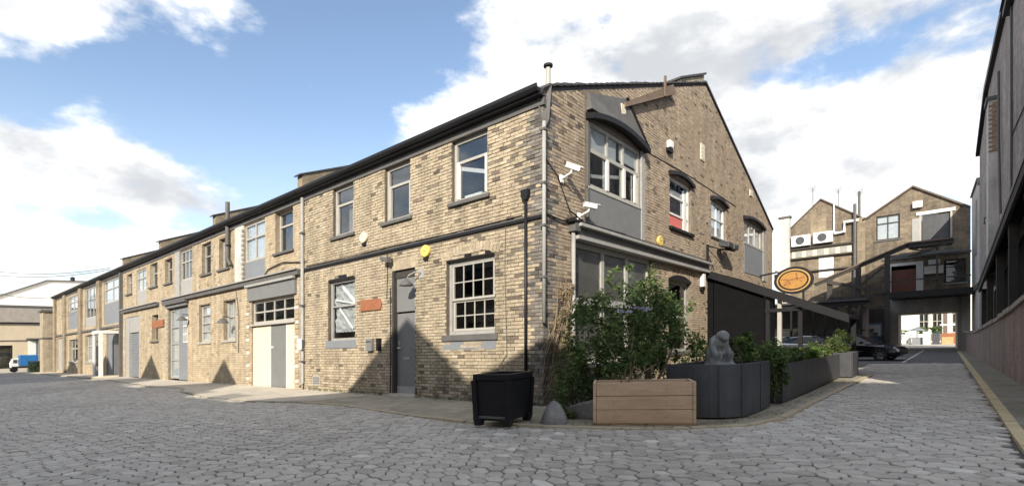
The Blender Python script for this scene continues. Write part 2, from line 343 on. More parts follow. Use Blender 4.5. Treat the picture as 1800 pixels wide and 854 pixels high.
def thing(name, a, u, label, cat, group=None, z=0):
    o = bpy.data.objects.new(name, None); col.objects.link(o); o.empty_display_size = .2
    o.location = (a, u, z + G(a, u)); ORG[o.name] = Vector(o.location)
    return tag(o, label, cat, group)
def tag(o, label, cat, group=None):
    o['label'] = label; o['category'] = cat
    if group: o['group'] = group
    return o

def raw_mesh(name, V, Fq, mt, parent, tone=None, smooth=False, kind=None):
    """numpy quads/tris -> one object; V already in site coordinates (slope added here)"""
    o0 = ORG[parent.name] if parent else Vector((0, 0, 0))
    V = np.array(V, np.float64); V[:, 2] += .0265 * V[:, 0] + .014 * V[:, 1]; V -= np.array(o0)
    me = bpy.data.meshes.new(name); k = Fq.shape[1]
    me.vertices.add(len(V)); me.vertices.foreach_set('co', V.astype(np.float32).ravel())
    me.loops.add(Fq.size); me.loops.foreach_set('vertex_index', Fq.astype(np.int32).ravel())
    me.polygons.add(len(Fq)); me.polygons.foreach_set('loop_start', np.arange(0, Fq.size, k, dtype=np.int32))
    me.update(calc_edges=True); me.validate()
    if tone is not None:
        at = me.attributes.new('tone', 'FLOAT', 'FACE'); at.data.foreach_set('value', tone.astype(np.float32))
    me.polygons.foreach_set('use_smooth', np.full(len(me.polygons), smooth))
    me.materials.append(M[mt]); o = bpy.data.objects.new(name, me); col.objects.link(o)
    if parent: o.parent = parent
    ORG[o.name] = o0
    if kind: o['kind'] = kind
    return o

# ---------------------------------------------------------------- walls with openings
def top_at(prof, x):
    for (xa, za), (xb, zb) in zip(prof, prof[1:]):
        if xa - 1e-6 <= x <= xb + 1e-6: return za + (zb - za) * (x - xa) / (xb - xa)
    return prof[-1][1]
def wall(P, prof, ops, mt, parent, name='wall', z0=-.4, thick=.3):
    """solid wall under the profile prof=[(x,z)..], minus rectangular openings (x0,x1,z0,z1)"""
    m = MB(); xs = sorted({x for x, _ in prof} | {v for o in ops for v in o[:2]})
    for xa, xb in zip(xs, xs[1:]):
        if xb - xa < 1e-6: continue
        xm = (xa + xb) / 2; cuts = sorted((o[2], o[3]) for o in ops if o[0] <= xm <= o[1]); z = z0
        for c0, c1 in cuts:
            if c0 > z + 1e-4: m.pb(P, xa, xb, z, c0, -thick, 0)
            z = max(z, c1)
        m.pb(P, xa, xb, z, top_at(prof, xa), -thick, 0, z, top_at(prof, xb))
    return m.build(name, mt, parent)

BRICKS = []     # candidates for single brick parts
def bricks(P, prof, ops, parent, mt, x0, x1, z0=.0, pitch=.1, length=.26, gap=.016, zones=(), tone_fn=None, depth=.013):
    """courses of single bricks laid proud of the mortar; returns nothing, adds to BRICKS"""
    row = 0; z = z0
    zt = max(zz for _, zz in prof)
    while z < zt:
        za, zb = z, z + pitch - gap; zm = (za + zb) / 2
        # solid intervals on this course
        iv = [(x0, x1)]
        def cut(lo, hi):
            nonlocal iv
            o = []
            for p, q in iv:
                if hi <= p or lo >= q: o.append((p, q)); continue
                if lo > p: o.append((p, lo))
                if hi < q: o.append((hi, q))
            iv = o
        for o in list(ops) + list(zones):
            if o[2] < zb and o[3] > za: cut(o[0] - .004, o[1] + .004)
        # gable clipping
        xs = np.linspace(x0, x1, 400); ok = np.array([top_at(prof, x) for x in xs]) > zb + .01
        if not ok.any(): break
        cut(-99, xs[ok][0]); cut(xs[ok][-1], 999)
        off = (row % 2) * length / 2 + rng.uniform(-.015, .015)
        for p, q in iv:
            x = math.floor((p - off) / length) * length + off
            while x < q:
                h = rng.random() < .18
                xa, xb = max(x, p), min(x + length - gap * rng.uniform(.7, 1.3), q)
                if xb - xa > .035:
                    t = float(np.clip(rng.normal(.58, .12), .25, .98))
                    if rng.random() < .035 + .14 * math.exp(-xa / 1.8): t = rng.uniform(0, .2)
                    if tone_fn: t = tone_fn(xa, za, t)
                    d = depth * rng.uniform(.3, 1.35)
                    if rng.random() < .03: d *= .15
                    BRICKS.append((P, parent, 'brick_grey' if (xa < .24 and rng.random() < .85) or (xa < .5 and rng.random() < .3) else mt, xa, xb, za + rng.uniform(-.003, .003), zb + rng.uniform(-.003, .003), d, t))
                x += length
        z += pitch; row += 1

def flush_bricks(root, nsingle=300):
    """the bricks that show largest become single parts, the rest one joined part per wall"""
    cp = np.array(CAM); fw = np.array([-.6397, .7686])
    sc_ = []
    for i, (P, par, mt, xa, xb, za, zb, d, t) in enumerate(BRICKS):
        c = np.array(P.p((xa + xb) / 2, (za + zb) / 2)); dv = c - cp; dep = dv[:2] @ fw
        cosi = abs(dv[:2] @ np.array(P.n)) / np.linalg.norm(dv)
        hidden = P is PR and c[2] < 2.4          # behind the shrubs
        sc_.append(0 if hidden else (xb - xa) * (zb - za) * cosi / dep ** 2)
    order = np.argsort(-np.array(sc_)); single = set(order[:nsingle].tolist())
    groups = {}
    for i, b in enumerate(BRICKS):
        P, par, mt, xa, xb, za, zb, d, t = b
        pts = [P.p(xa, za, d), P.p(xb, za, d), P.p(xb, zb, d), P.p(xa, zb, d), P.p(xa, za, -.002), P.p(xb, za, -.002), P.p(xb, zb, -.002), P.p(xa, zb, -.002)]
        e = .004
        if i in single:
            MB().hexa([*pts[4:], *pts[:4]]).build('brick', mt, par, tone=t)
        else:
            g = groups.setdefault((par.name, mt), ([], [], par)); g[0].append(pts); g[1].append(t)
    F = np.array([(0, 1, 2, 3), (0, 4, 5, 1), (1, 5, 6, 2), (2, 6, 7, 3), (3, 7, 4, 0)])
    for (pn, mt), (pts, ts, par) in groups.items():
        V = np.array(pts); n = len(V)
        # orient outwards
        a = np.cross(V[0, 1] - V[0, 0], V[0, 3] - V[0, 0]); out = V[0, 0] - V[0, 4]
        Fq = F if a @ out > 0 else F[:, ::-1]
        Fa = (Fq[None] + (np.arange(n) * 8)[:, None, None]).reshape(-1, 4)
        raw_mesh('brick_courses', V.reshape(-1, 3), Fa, mt, par, np.repeat(np.array(ts), 5), kind='stuff')
    BRICKS.clear()

# ---------------------------------------------------------------- windows and doors
def window(P, par, x0, x1, z0, z1, fm='grey_frame', cols=1, rows=(1.,), fw=.06, dep=.14, bar=.04, sill='lead', sillh=.09, proud=.10,
           glass='glass', back=None, skip=(), label=None, sash=None):
    """frame with cols x rows panes (rows = heights as fractions from the bottom); every pane is its own piece"""
    m = MB(); k0, k1 = -dep - .05, -dep + .03
    m.pb(P, x0, x0 + fw, z0, z1, k0, k1); m.pb(P, x1 - fw, x1, z0, z1, k0, k1)
    m.pb(P, x0 + fw, x1 - fw, z0, z0 + fw, k0, k1 + .002); m.pb(P, x0 + fw, x1 - fw, z1 - fw, z1, k0, k1 + .002)
    zi = [z0 + fw]
    tot = sum(rows)
    for r in rows: zi.append(zi[-1] + (z1 - z0 - 2 * fw) * r / tot)
    for z in zi[1:-1]: m.pb(P, x0 + fw, x1 - fw, z - bar / 2, z + bar / 2, k0 + .01, k1 + .008)
    cw = (x1 - x0 - 2 * fw) / cols
    for c in range(1, cols): m.pb(P, x0 + fw + c * cw - bar / 2, x0 + fw + c * cw + bar / 2, z0 + fw, z1 - fw, k0 + .012, k1 - .004)
    w = m.build('window', fm, par)
    if label: w['label'] = label
    for i in range(len(rows)):
        for c in range(cols):
            if (c, i) in skip: continue
            MB().pb(P, x0 + fw + c * cw + bar * .3, x0 + fw + (c + 1) * cw - bar * .3, zi[i] + bar * .3, zi[i + 1] - bar * .3, -dep - .012, -dep - .006).build('pane', glass, w)
    if sill: MB().pb(P, x0 - .1, x1 + .1, z0 - sillh, z0 - .003, -dep, proud).build('sill', sill, w, bevel=.008)
    if back: MB().pb(P, x0 + .02, x1 - .02, z0 + .02, z1 - .02, -dep - .075, -dep - .055).build('blind', back, w)
    return w
def arch_lintel(P, par, x0, x1, z, rise, mt, n=14, t=.2, proud=.02, tones=True, fill=None):
    """segmental arch of single voussoirs above an opening; fill closes the corners of the square opening"""
    w = x1 - x0; r = (w * w / 4 + rise * rise) / (2 * rise); cx = (x0 + x1) / 2; cz = z - r
    g0 = math.asin(w / 2 / r) * 1.06
    for i in range(n):
        ga, gb = -g0 + 2 * g0 * i / n + .004, -g0 + 2 * g0 * (i + 1) / n - .004
        q = [(cx + math.sin(g) * rr, cz + math.cos(g) * rr) for g, rr in ((ga, r), (gb, r), (gb, r + t), (ga, r + t))]
        MB().prism(P, q, -.05, proud + random.uniform(-.006, .006)).build('arch_brick', mt, par, tone=random.uniform(.25, .8))
    if fill:
        for sg in (-1, 1):
            pts = [(cx + sg * w / 2, z - rise), (cx + sg * w / 2, z + .001)]
            for k in range(7):
                g = sg * (g0 / 1.06) * k / 6; pts.append((cx + math.sin(g) * r, cz + math.cos(g) * r))
            MB().prism(P, pts, -.3, -.003).build('arch_spandrel', fill, par)

# ================================================================ GROUND
def build_ground():
    m = MB(); S = 400
    V = [(-S, -S, -.045), (S, -S, -.045), (S, S, -.045), (-S, S, -.045)]
    o = MB().add(V, [(0, 1, 2, 3)]).build('ground', 'farground'); o['kind'] = 'structure'
KERB_IN = [(-60, -1.5), (-30, -1.6), (-24, -2.0), (-20, -2.3), (-17, -1.9), (-15, -2.6), (-11, -3.0), (-8.4, -2.9), (-6.6, -2.25), (-4.87, -2.08), (-2.08, -2.40), (.04, -2.50), (1.61, -2.22), (2.85, -1.75), (3.75, -1.15),
           (4.42, -.45), (4.72, .6), (4.78, 2.9), (4.95, 7.5), (5.12, 12.2)]
def poly_in(pts, x, y):
    c = np.zeros(len(x), bool); n = len(pts)
    for i in range(n):
        (xa, ya), (xb, yb) = pts[i], pts[(i + 1) % n]
        if ya == yb: continue
        cond = (ya > y) != (yb > y); xi = xa + (y - ya) * (xb - xa) / (yb - ya)
        c ^= cond & (x < xi)
    return c
PAVE = [(-60, .02)] + KERB_IN + [(4.4, 12.2), (4.4, 13.0), (-.02, 13.0), (-.02, .02)]
def build_road():
    Mg = mat('cobble_far', (.36, .355, .35), .8, .25, 1.2, .5, 6, c2=(.29, .285, .28)); M['farground'] = Mg
    nt = Mg.node_tree; N = nt.nodes; L = nt.links.new       # distant setts: cell pattern in relief and tone
    b = N['Principled BSDF']; geo = N.new('ShaderNodeNewGeometry'); vo = N.new('ShaderNodeTexVoronoi'); vo.feature = 'DISTANCE_TO_EDGE'
    L(geo.outputs['Position'], vo.inputs['Vector']); vo.inputs['Scale'].default_value = 3.4
    mr = N.new('ShaderNodeMapRange'); L(vo.outputs['Distance'], mr.inputs[0]); mr.inputs[1].default_value = .02; mr.inputs[2].default_value = .09; mr.inputs[3].default_value = .35
    src = b.inputs['Base Color'].links[0].from_socket
    mx = N.new('ShaderNodeMix'); mx.data_type = 'RGBA'; mx.blend_type = 'MULTIPLY'; mx.inputs['Factor'].default_value = 1
    L(src, mx.inputs['A']); L(mr.outputs[0], mx.inputs['B']); L(mx.outputs['Result'], b.inputs['Base Color'])
    build_ground()
    road = MB().add([(-34, -16, -.03), (9.0, -16, -.03), (9.0, 30, -.03), (-34, 30, -.03)], [(0, 1, 2, 3)]).build('road', 'joint'); road['kind'] = 'structure'
    # irregular setts on a jittered running bond, warped so that the courses wander
    ca, cu = .225, .172
    ia0, ia1, iu0, iu1 = int(-34 / ca), int(8.2 / ca) + 2, int(-14 / cu), int(33 / cu)
    def jit(i, j, k):
        h = np.sin(i * 127.1 + j * 311.7 + k * 74.7) * 43758.5453
        return h - np.floor(h) - .5
    def warp(a, u):
        return (a + .3 * np.sin(u * .45 + a * .12) + .07 * np.sin(u * 1.3 - a * .7 + 1), u + .45 * np.sin(a * .28 + .4) + .13 * np.sin(a * .9 + u * .3 + 2))
    I, J = np.meshgrid(np.arange(ia0, ia1), np.arange(iu0, iu1), indexing='ij'); I = I.ravel(); J = J.ravel()
    def seed(I, J):
        x = (I + .5 * (J % 2)) * ca + jit(I, J, 1) * ca * .86; y = J * cu + jit(I, J, 2) * cu * .82
        return warp(x, y)
    o_ = J % 2
    nb = [(I + 1, J), (I + o_, J + 1), (I - 1 + o_, J + 1), (I - 1, J), (I - 1 + o_, J - 1), (I + o_, J - 1)]
    c0 = seed(I, J); ns = [seed(*q) for q in nb]
    ring = [tuple((c0[d] + ns[k][d] + ns[(k + 1) % 6][d]) / 3 for d in (0, 1)) for k in range(6)]
    A = np.stack([r[0] for r in ring], 1); U = np.stack([r[1] for r in ring], 1)
    ac, uc = A.mean(1), U.mean(1)
    # keep what the view wedge can show, off the pavements and inside the carriageway
    dx, dy = ac - CAM.x, uc - CAM.y
    dep = -.6397 * dx + .7686 * dy; lat = .7686 * dx + .6397 * dy
    keep = (dep > .6) & (np.abs(lat) < dep * 1.08 + 3.0) & (dep < 38)
    right_lim = 7.62 + .012 * np.clip(uc, 0, 60)
    keep &= ~poly_in(PAVE, ac, uc) & (ac < right_lim - .12) & ~((uc > -.25) & (ac < .3)) & (uc < 20.5) & (ac > -33.5) & (uc > -13)
    keep &= ~((uc > 12.2) & (ac < 4.3))
    A, U, ac, uc, dep = A[keep], U[keep], ac[keep], uc[keep], dep[keep]; n = len(ac)
    gap = .006 + .006 * rng.random(n)
    rad = np.sqrt((A - ac[:, None]) ** 2 + (U - uc[:, None]) ** 2)
    def ringpts(shrink, z):
        f = np.clip(1 - shrink[:, None] / np.maximum(rad, .03), .2, 1)
        return np.stack([ac[:, None] + (A - ac[:, None]) * f, uc[:, None] + (U - uc[:, None]) * f, np.broadcast_to(z[:, None], A.shape)], 2)
    hgt = rng.normal(.0, .0035, n) + .018 * np.sin(ac * .9 + uc * .7) * .5; one = np.ones(n)
    V = np.concatenate([ringpts(gap, -.05 * one), ringpts(gap + .002, hgt - .009), ringpts(gap + .011, hgt - .002), np.stack([ac, uc, hgt + .0005], 1)[:, None]], 1)   # n,19,3
    F = []
    for k in range(6):
        q = (k + 1) % 6
        for r in (0, 6): F += [(r + k, r + q, r + 6 + q), (r + k, r + 6 + q, r + 6 + k)]
        F.append((12 + k, 12 + q, 18))
    F = np.array(F); nf = len(F)
    x = V[0]; nn = np.cross(x[F[4, 1]] - x[F[4, 0]], x[F[4, 2]] - x[F[4, 0]])
    if nn[2] < 0: F = F[:, ::-1]
    tone = np.clip(rng.normal(.5, .22, n) + .16 * np.sin(ac * .55 + 1.3 * np.sin(uc * .4)) * np.sin(uc * .8 + 1.1 * np.sin(ac * .3)) - .2 * (np.sin(ac * .21 + uc * .33 + 2) > .82), 0, .93); tone[rng.random(n) < .012] = 1
    area = .1 / dep ** 3
    vis = np.argsort(-area + 1e3 * ((dep < 5.15) | (np.abs(.7686 * (ac - CAM.x) + .6397 * (uc - CAM.y)) > dep * 1.01)))
    sing = vis[:300]; rest = vis[300:]
    for i in sing: raw_mesh('sett', V[i], F, 'sett', road, np.full(nf, tone[i]), smooth=False)
    Vr = V[rest].reshape(-1, 3); Fr = (F[None] + (np.arange(len(rest)) * 19)[:, None, None]).reshape(-1, 3)
    raw_mesh('paving_setts', Vr, Fr, 'sett', road, np.repeat(tone[rest], nf), smooth=False, kind='stuff')
    print('SETTS', n)
    # pavement round the corner with its row of kerb stones
    pv = MB().slab(PAVE, -.1, .016).build('pavement', 'mossy'); pv['kind'] = 'structure'
    lit = MB().slab([(-21, .02), (-21, -2.1), (-20, -2.2), (-17, -1.8), (-15, -2.5), (-11, -2.92), (-8.4, -2.82), (-6.7, -2.1), (-6.2, .02)], -.05, .022).build('sunlit_concrete_apron', 'concrete'); lit['kind'] = 'structure'  # paler concrete apron, shaped to the sunlit patch up to the shadow edge
    lit2 = MB().slab([(-60, .02), (-60, -1.4), (-30, -1.5), (-24, -1.9), (-21, -2.05), (-21, .02)], -.05, .0215).build('sunlit_concrete_apron', 'concrete'); lit2['kind'] = 'structure'
    pts = KERB_IN; acc = []
    for (xa, ya), (xb, yb) in zip(pts[8:], pts[9:]):
        l = math.hypot(xb - xa, yb - ya); k = max(1, round(l / .95)); acc += [(xa + (xb - xa) * i / k, ya + (yb - ya) * i / k) for i in range(k)]
    acc.append(pts[-1])
    for (xa, ya), (xb, yb) in zip(acc, acc[1:]):
        l = math.hypot(xb - xa, yb - ya); tx, ty = (xb - xa) / l, (yb - ya) / l; nx, ny = ty, -tx; g = .018; w = .07 + random.uniform(-.014, .014)
        q = [(xa + tx * g - nx * w, ya + ty * g - ny * w), (xb - tx * g - nx * w, yb - ty * g - ny * w), (xb - tx * g + nx * w, yb - ty * g + ny * w), (xa + tx * g + nx * w, ya + ty * g + ny * w)]
        MB().slab(q, -.08, .03 + random.uniform(-.006, .006)).build('kerb_stone', 'kerb', pv)
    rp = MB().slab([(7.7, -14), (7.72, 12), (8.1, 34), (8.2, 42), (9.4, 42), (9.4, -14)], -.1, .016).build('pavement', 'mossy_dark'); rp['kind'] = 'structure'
    u = -6
    while u < 36:
        x = 7.65 + .013 * max(u, 0); x2 = 7.65 + .013 * max(u + 1, 0); w = .075
        MB().slab([(x - w, u + .01), (x2 - w, u + 1.09), (x2 + w, u + 1.09), (x + w, u + .01)], -.08, .03 + random.uniform(-.006, .006)).build('kerb_stone', 'kerb_yellow', rp); u += 1.1
    asp = MB().slab([(4.3, 12.2), (4.45, 20.2), (7.8, 20.6), (8.2, 42), (8.2, 49), (-14, 49), (-14, 12.9), (4.3, 12.9)], -.1, .015).build('lane', 'asphalt'); asp['kind'] = 'structure'
    # painted bay lines by the passage
    ln = MB()
    ln.slab([(5.62, 20.9), (5.74, 20.9), (6.3, 40), (6.18, 40)], .0, .02); o = ln.build('painted_line', 'whiteline'); o['kind'] = 'structure'
    o = MB().slab([(3.4, 22.6), (3.4, 22.9), (5.6, 26.3), (5.6, 25.8)], .0, .02).build('painted_line', 'whiteline'); o['kind'] = 'structure'
build_road()

# ================================================================ CORNER BUILDING
EAVE = 7.0
def gutter_run(par, x0, x1):
    MB().pb(PL, x0, x1, 6.80, 6.97, -.02, .05).build('fascia_board', 'lead', par)
    MB().pb(PL, x0, x1, 6.975, 7.01, -.02, .22).build('soffit', 'black', par)
    g = MB().prism(Plane((0, 0), (0, -1), (-1, 0)), [(.16, 7.012), (.30, 7.03), (.34, 7.09), (.34, 7.17), (.31, 7.17), (.30, 7.11), (.17, 7.10)], x0, x1)
    g.build('gutter', 'black', par)
def corner_building():
    T = thing('corner_building', 0, 0, 'two-storey yellow stock brick corner workshop with gabled end on the street', 'building')
    # --- long facade
    ops = [(1.71, 2.97, 5.17, 6.79), (4.68, 5.88, 5.17, 6.79), (7.53, 8.74, 5.17, 6.79), (1.47, 3.19, 1.72, 3.66), (4.48, 5.52, -.4, 3.68), (7.46, 9.06, 1.72, 3.72)]
    prof = [(0, EAVE), (10.74, EAVE)]
    fw = wall(PL, prof, ops, 'mortar', T, 'facade_wall')
    dark = lambda x, z, t: t * (.35 + .4 * min(1, z / 1.5)) if (z < 1.5 and rng.random() < .35) else t
    zones = [(0, 11, 4.26, 4.36)]
    bricks(PL, prof, [(o[0] - (.0), o[1], o[2], o[3]) for o in ops] + zones, fw, 'brick', 0, 10.66, pitch=.086, length=.24, depth=.018, tone_fn=dark)
    # --- gable wall
    gp = [(0, 7.12), (10.6, 11.2), (21.2, 7.2)]
    gops = [(1.96, 4.9, 4.42, 7.1), (7.12, 9.08, 5.22, 6.95), (11.23, 13.1, 5.5, 6.95), (15.8, 19.08, 4.45, 6.95), (1.29, 5.69, .9, 3.92), (7.02, 9.08, 1.0, 3.44), (12.6, 14.6, -.4, 2.6)]
    gw = wall(PR, [(.302, top_at(gp, .302))] + gp[1:], gops, 'mortar_brown', T, 'gable_wall')
    MB().pb(PR, 0, .3, 6.99, 7.12, -.3, 0, 6.99, 7.235).build('kneeler_stone', 'mortar_brown', T)
    bricks(PR, gp, gops + [(1.25, 10.6, 3.93, 4.30), (1.75, 5.15, 4.3, 7.95)], gw, 'brick_brown', 0, 21.15, pitch=.085, length=.24, depth=.010)
    flush_bricks(T)
    # --- other walls, roof, floors
    MB().box(-10.74, -10.45, .31, 21.2, -.4, 7.0).box(-10.44, -.31, 20.9, 21.2, -.4, 7.0).each('rear_wall', 'stucco', T)
    MB().box(-10.4, -.31, .31, 20.8, 3.95, 4.2).build('upper_floor', 'dark_room', T)
    MB().box(-10.2, -1.9, 1.9, 20.6, -.2, 3.9).box(-10.2, -1.9, 1.9, 20.6, 4.2, 7.0).each('interior_partition', 'dark_room', T)
    rf = MB()
    rf.hexa([(-10.8, -.18, 7.03), (-.02, -.18, 7.03), (-.02, 10.6, 11.25), (-10.8, 10.6, 11.25), (-10.8, -.18, 7.13), (-.02, -.18, 7.13), (-.02, 10.6, 11.37), (-10.8, 10.6, 11.37)])
    rf.hexa([(-10.8, 10.6, 11.25), (-.02, 10.6, 11.25), (-.02, 21.4, 7.15), (-10.8, 21.4, 7.15), (-10.8, 10.6, 11.37), (-.02, 10.6, 11.37), (-.02, 21.4, 7.27), (-10.8, 21.4, 7.27)])
    roof = rf.build('roof', 'slate', T)
    for i in range(36):                                    # verge tiles along the near slope
        u0 = .15 + i * .29; z = 7.21 + .385 * u0; dz = random.uniform(-.015, .02)
        MB().hexa([(-.25, u0, z + .02), (.05 + random.uniform(0, .03), u0, z + .02), (.05, u0 + .27, z + .10), (-.25, u0 + .27, z + .10),
                   (-.25, u0, z + .08 + dz), (.06, u0, z + .07 + dz), (.06, u0 + .27, z + .15 + dz), (-.25, u0 + .27, z + .16 + dz)]).build('verge_tile', 'slate', roof)
    MB().hexa([(-.1, 10.62, 11.3), (.04, 10.62, 11.3), (.04, 21.35, 7.26), (-.1, 21.35, 7.26), (-.1, 10.62, 11.38), (.04, 10.62, 11.38), (.04, 21.35, 7.34), (-.1, 21.35, 7.34)]).build('verge_capping', 'lead', roof)
    MB().hexa([(-.5, 8.2, 10.32), (-.06, 8.2, 10.32), (-.06, 10.6, 11.2), (-.5, 10.6, 11.2), (-.5, 8.2, 10.55), (-.06, 8.2, 10.55), (-.06, 10.6, 11.62), (-.5, 10.6, 11.62)]).build('parapet_stub', 'stucco_pale', roof)
    MB().hexa([(-.55, 8.1, 10.53), (0, 8.1, 10.53), (0, 10.72, 11.68), (-.55, 10.72, 11.68), (-.55, 8.1, 10.6), (0, 8.1, 10.6), (0, 10.72, 11.76), (-.55, 10.72, 11.76)]).build('parapet_capping', 'slate', roof)
    gutter_run(T, -.05, 10.74)
    MB().pb(PL, 0, 10.6, 4.27, 4.34, 0, .05).build('string_course', 'black', T)
    MB().pb(PL, .42, 10.5, 4.345, 4.37, 0, .035).build('cable_trunking', 'lead', T)
    # corner: swept lead flashing, light pipe, dark pipe with hopper
    MB().tube([(.06, -.06, 6.4), (.06, -.06, 1.9)], .045, 10).build('rainwater_pipe', 'grey_light', T, smooth=True)
    fl = MB(); fl.add([(.03, -.03, 7.15), (.03, .22, 7.3), (.03, .12, 6.5), (.03, -.03, 6.2), (-.14, -.03, 6.9), (.07, -.07, 7.15), (.07, .22, 7.33), (.07, .12, 6.5), (.07, -.07, 6.2), (-.14, -.07, 6.95)],
                      [(0, 1, 2, 3, 4), (5, 9, 8, 7, 6), (0, 5, 6, 1), (1, 6, 7, 2), (2, 7, 8, 3), (3, 8, 9, 4), (4, 9, 5, 0)]); fl.build('corner_flashing', 'lead', T)
    MB().tube([(-.46, -.06, 4.78), (-.46, -.06, .05)], .038, 8).build('soil_pipe', 'black', T, smooth=True)
    MB().prism(PL, [(.36, 4.98), (.56, 4.98), (.56, 4.82), (.5, 4.74), (.42, 4.74), (.36, 4.82)], .005, .13).build('hopper', 'black', T)
    for z in (6.2, 5.0, 4.05, 2.9): MB().box(-.02, .12, -.12, .02, z, z + .05).build('pipe_bracket', 'lead', T)
    MB().tube([(-10.66, -.09, 6.9), (-10.66, -.09, .25), (-10.66, -.2, .12)], .055, 10).build('rainwater_pipe', 'grey_light', T, smooth=True)
    for z in (5.6, 3.0, 1.0): MB().pb(PL, 10.57, 10.75, z, z + .06, 0, .16).build('pipe_bracket', 'lead', T)
    # --- facade windows
    for i, (a, b) in enumerate(((1.71, 2.97), (4.68, 5.88), (7.53, 8.74))):
        w = window(PL, T, a, b, 5.17, 6.79, 'grey_frame', 1, (.66, .34), .09, .12, .07, 'lead', .1, .1)
        m = MB(); m.pb(PL, a + .1, a + .16, 5.27, 6.22, -.13, -.07).pb(PL, b - .2, b - .1, 5.27, 6.22, -.13, -.07).each('casement_stile', 'white_frame' if i == 0 else 'grey_frame', w)
        if i == 0:
            MB().pbar(PL, a + .12, 5.78, b - .14, 6.1, .1, -.19, -.155).each('stay_bar', 'white_frame', w)
            MB().pb(PL, a + .35, a + .95, 5.27, 5.34, -.24, -.155).build('window_box', 'white', w)
        if i == 2: MB().pb(PL, a + .1, a + .7, 5.27, 6.2, -.3, -.28).build('curtain', 'blind', w)
    # ground floor sash with glazing bars
    w = window(PL, T, 1.47, 3.19, 1.72, 3.66, 'grey_light', 1, (1,), .09, .14, .05, None, glass='glass_dark', skip={(0, 0)})
    for z0, z1, k in ((1.82, 2.62, -.03), (2.62, 3.57, .02)):
        s = MB(); K0, K1 = -.19 + k, -.14 + k
        s.pb(PL, 1.57, 1.63, z0, z1, K0, K1).pb(PL, 3.03, 3.09, z0, z1, K0, K1).pb(PL, 1.63, 3.03, z0, z0 + .06, K0, K1).pb(PL, 1.63, 3.03, z1 - .05, z1, K0, K1)
        for c in range(1, 4): s.pb(PL, 1.63 + c * .35 - .014, 1.63 + c * .35 + .014, z0 + .06, z1 - .05, K0 + .01, K1 - .008)
        s.pb(PL, 1.63, 3.03, (z0 + z1) / 2 - .014, (z0 + z1) / 2 + .014, K0 + .012, K1 - .01)
        so_ = s.build('sash', 'grey_frame', w)
        for c in range(4):
            for r in range(2):
                zz = z0 + .06 + r * (z1 - z0 - .11) / 2
                MB().pb(PL, 1.65 + c * .35, 1.96 + c * .35, zz + .015, zz + (z1 - z0 - .11) / 2 - .015, K0 + .02, K0 + .026).build('pane', 'glass_dark', w)
    MB().pb(PL, 1.35, 3.32, 1.56, 1.715, -.14, .07).build('sill', 'lead', w, bevel=.01)
    MB().pb(PL, 1.42, 3.3, 1.33, 1.555, 0, .02).build('painted_apron', 'blue_grey', w)
    arch_lintel(PL, T, 1.37, 3.29, 3.84, .16, 'brick', 18, .22, fill=None)
    MB().prism(PL, [(1.47, 3.661), (3.19, 3.661), (3.0, 3.77), (2.6, 3.83), (2.06, 3.83), (1.66, 3.77)], -.05, .012).build('arch_infill', 'black', T)
    # papered window
    w = window(PL, T, 7.46, 9.06, 1.72, 3.72, 'grey_light', 1, (.58, .42), .08, .14, .05, 'blue_grey', .26, .03)
    crump = MB(); rr = random.Random(3); nx, nz = 14, 16
    crump.add([PL.p(7.56 + 1.4 * i / nx, 2.0 + 1.6 * j / nz, -.22 + rr.uniform(-.045, .045)) for i in range(nx + 1) for j in range(nz + 1)],
              [(i * (nz + 1) + j, (i + 1) * (nz + 1) + j, (i + 1) * (nz + 1) + j + 1, i * (nz + 1) + j + 1) for i in range(nx) for j in range(nz)])
    c = crump.build('paper_lining', 'paper', w)
    MB().pbar(PL, 7.6, 2.9, 8.4, 3.5, .1, -.155, -.145).pbar(PL, 7.65, 2.9, 8.85, 3.1, .06, -.155, -.147).pbar(PL, 7.8, 2.1, 8.6, 2.8, .07, -.155, -.146).each('tape_strip', 'white', w)
    arch_lintel(PL, T, 7.4, 9.12, 3.88, .14, 'brick', 16, .2)
    MB().prism(PL, [(7.46, 3.721), (9.06, 3.721), (8.85, 3.82), (8.5, 3.87), (8.02, 3.87), (7.67, 3.82)], -.05, .012).build('arch_infill', 'black', T)
    # entrance door with panel above
    d = MB(); d.pb(PL, 4.55, 5.43, .12, 2.42, -.16, -.11); door = d.build('door', 'grey_paint', T, bevel=.006)
    MB().pb(PL, 4.55, 5.43, .03, .30, -.109, -.10).build('kick_plate', 'grey_light', door)
    MB().tube([PL.p(5.33, 1.42, -.11), PL.p(5.33, 1.42, -.04), PL.p(5.2, 1.42, -.04)], .018, 8).build('handle', 'ivory', door)
    MB().pb(PL, 4.85, 5.13, 1.08, 1.15, -.109, -.1).build('letter_plate', 'grey_light', door)
    MB().pb(PL, 5.3, 5.37, 1.5, 1.62, -.109, -.1).build('lock_plate', 'grey_light', door)
    for z_ in (.5, 1.3, 2.1): MB().pb(PL, 4.53, 4.6, z_, z_ + .1, -.109, -.095).build('hinge', 'lead', door)
    MB().pb(PL, 4.55, 5.43, 2.47, 3.45, -.15, -.09).build('over_panel', 'grey_paint', T, bevel=.006)
    MB().pb(PL, 4.48, 4.545, .02, 3.68, -.2, -.05).pb(PL, 5.435, 5.52, .02, 3.68, -.2, .02).pb(PL, 4.55, 5.43, 3.46, 3.68, -.2, -.06).each('door_frame', 'timber', T)
    MB().pb(PL, 4.4, 5.6, -.05, .09, -.2, .12).build('door_step', 'concrete', T)
    MB().pb(PL, 4.35, 5.65, 3.685, 3.98, 0, .018).build('lintel', 'stucco_pale', T)
    MB().tube([PL.p(5.58, 3.2, .02), PL.p(5.57, 1.9, .025), PL.p(5.59, .06, .02)], .018, 6).build('conduit', 'black', T)
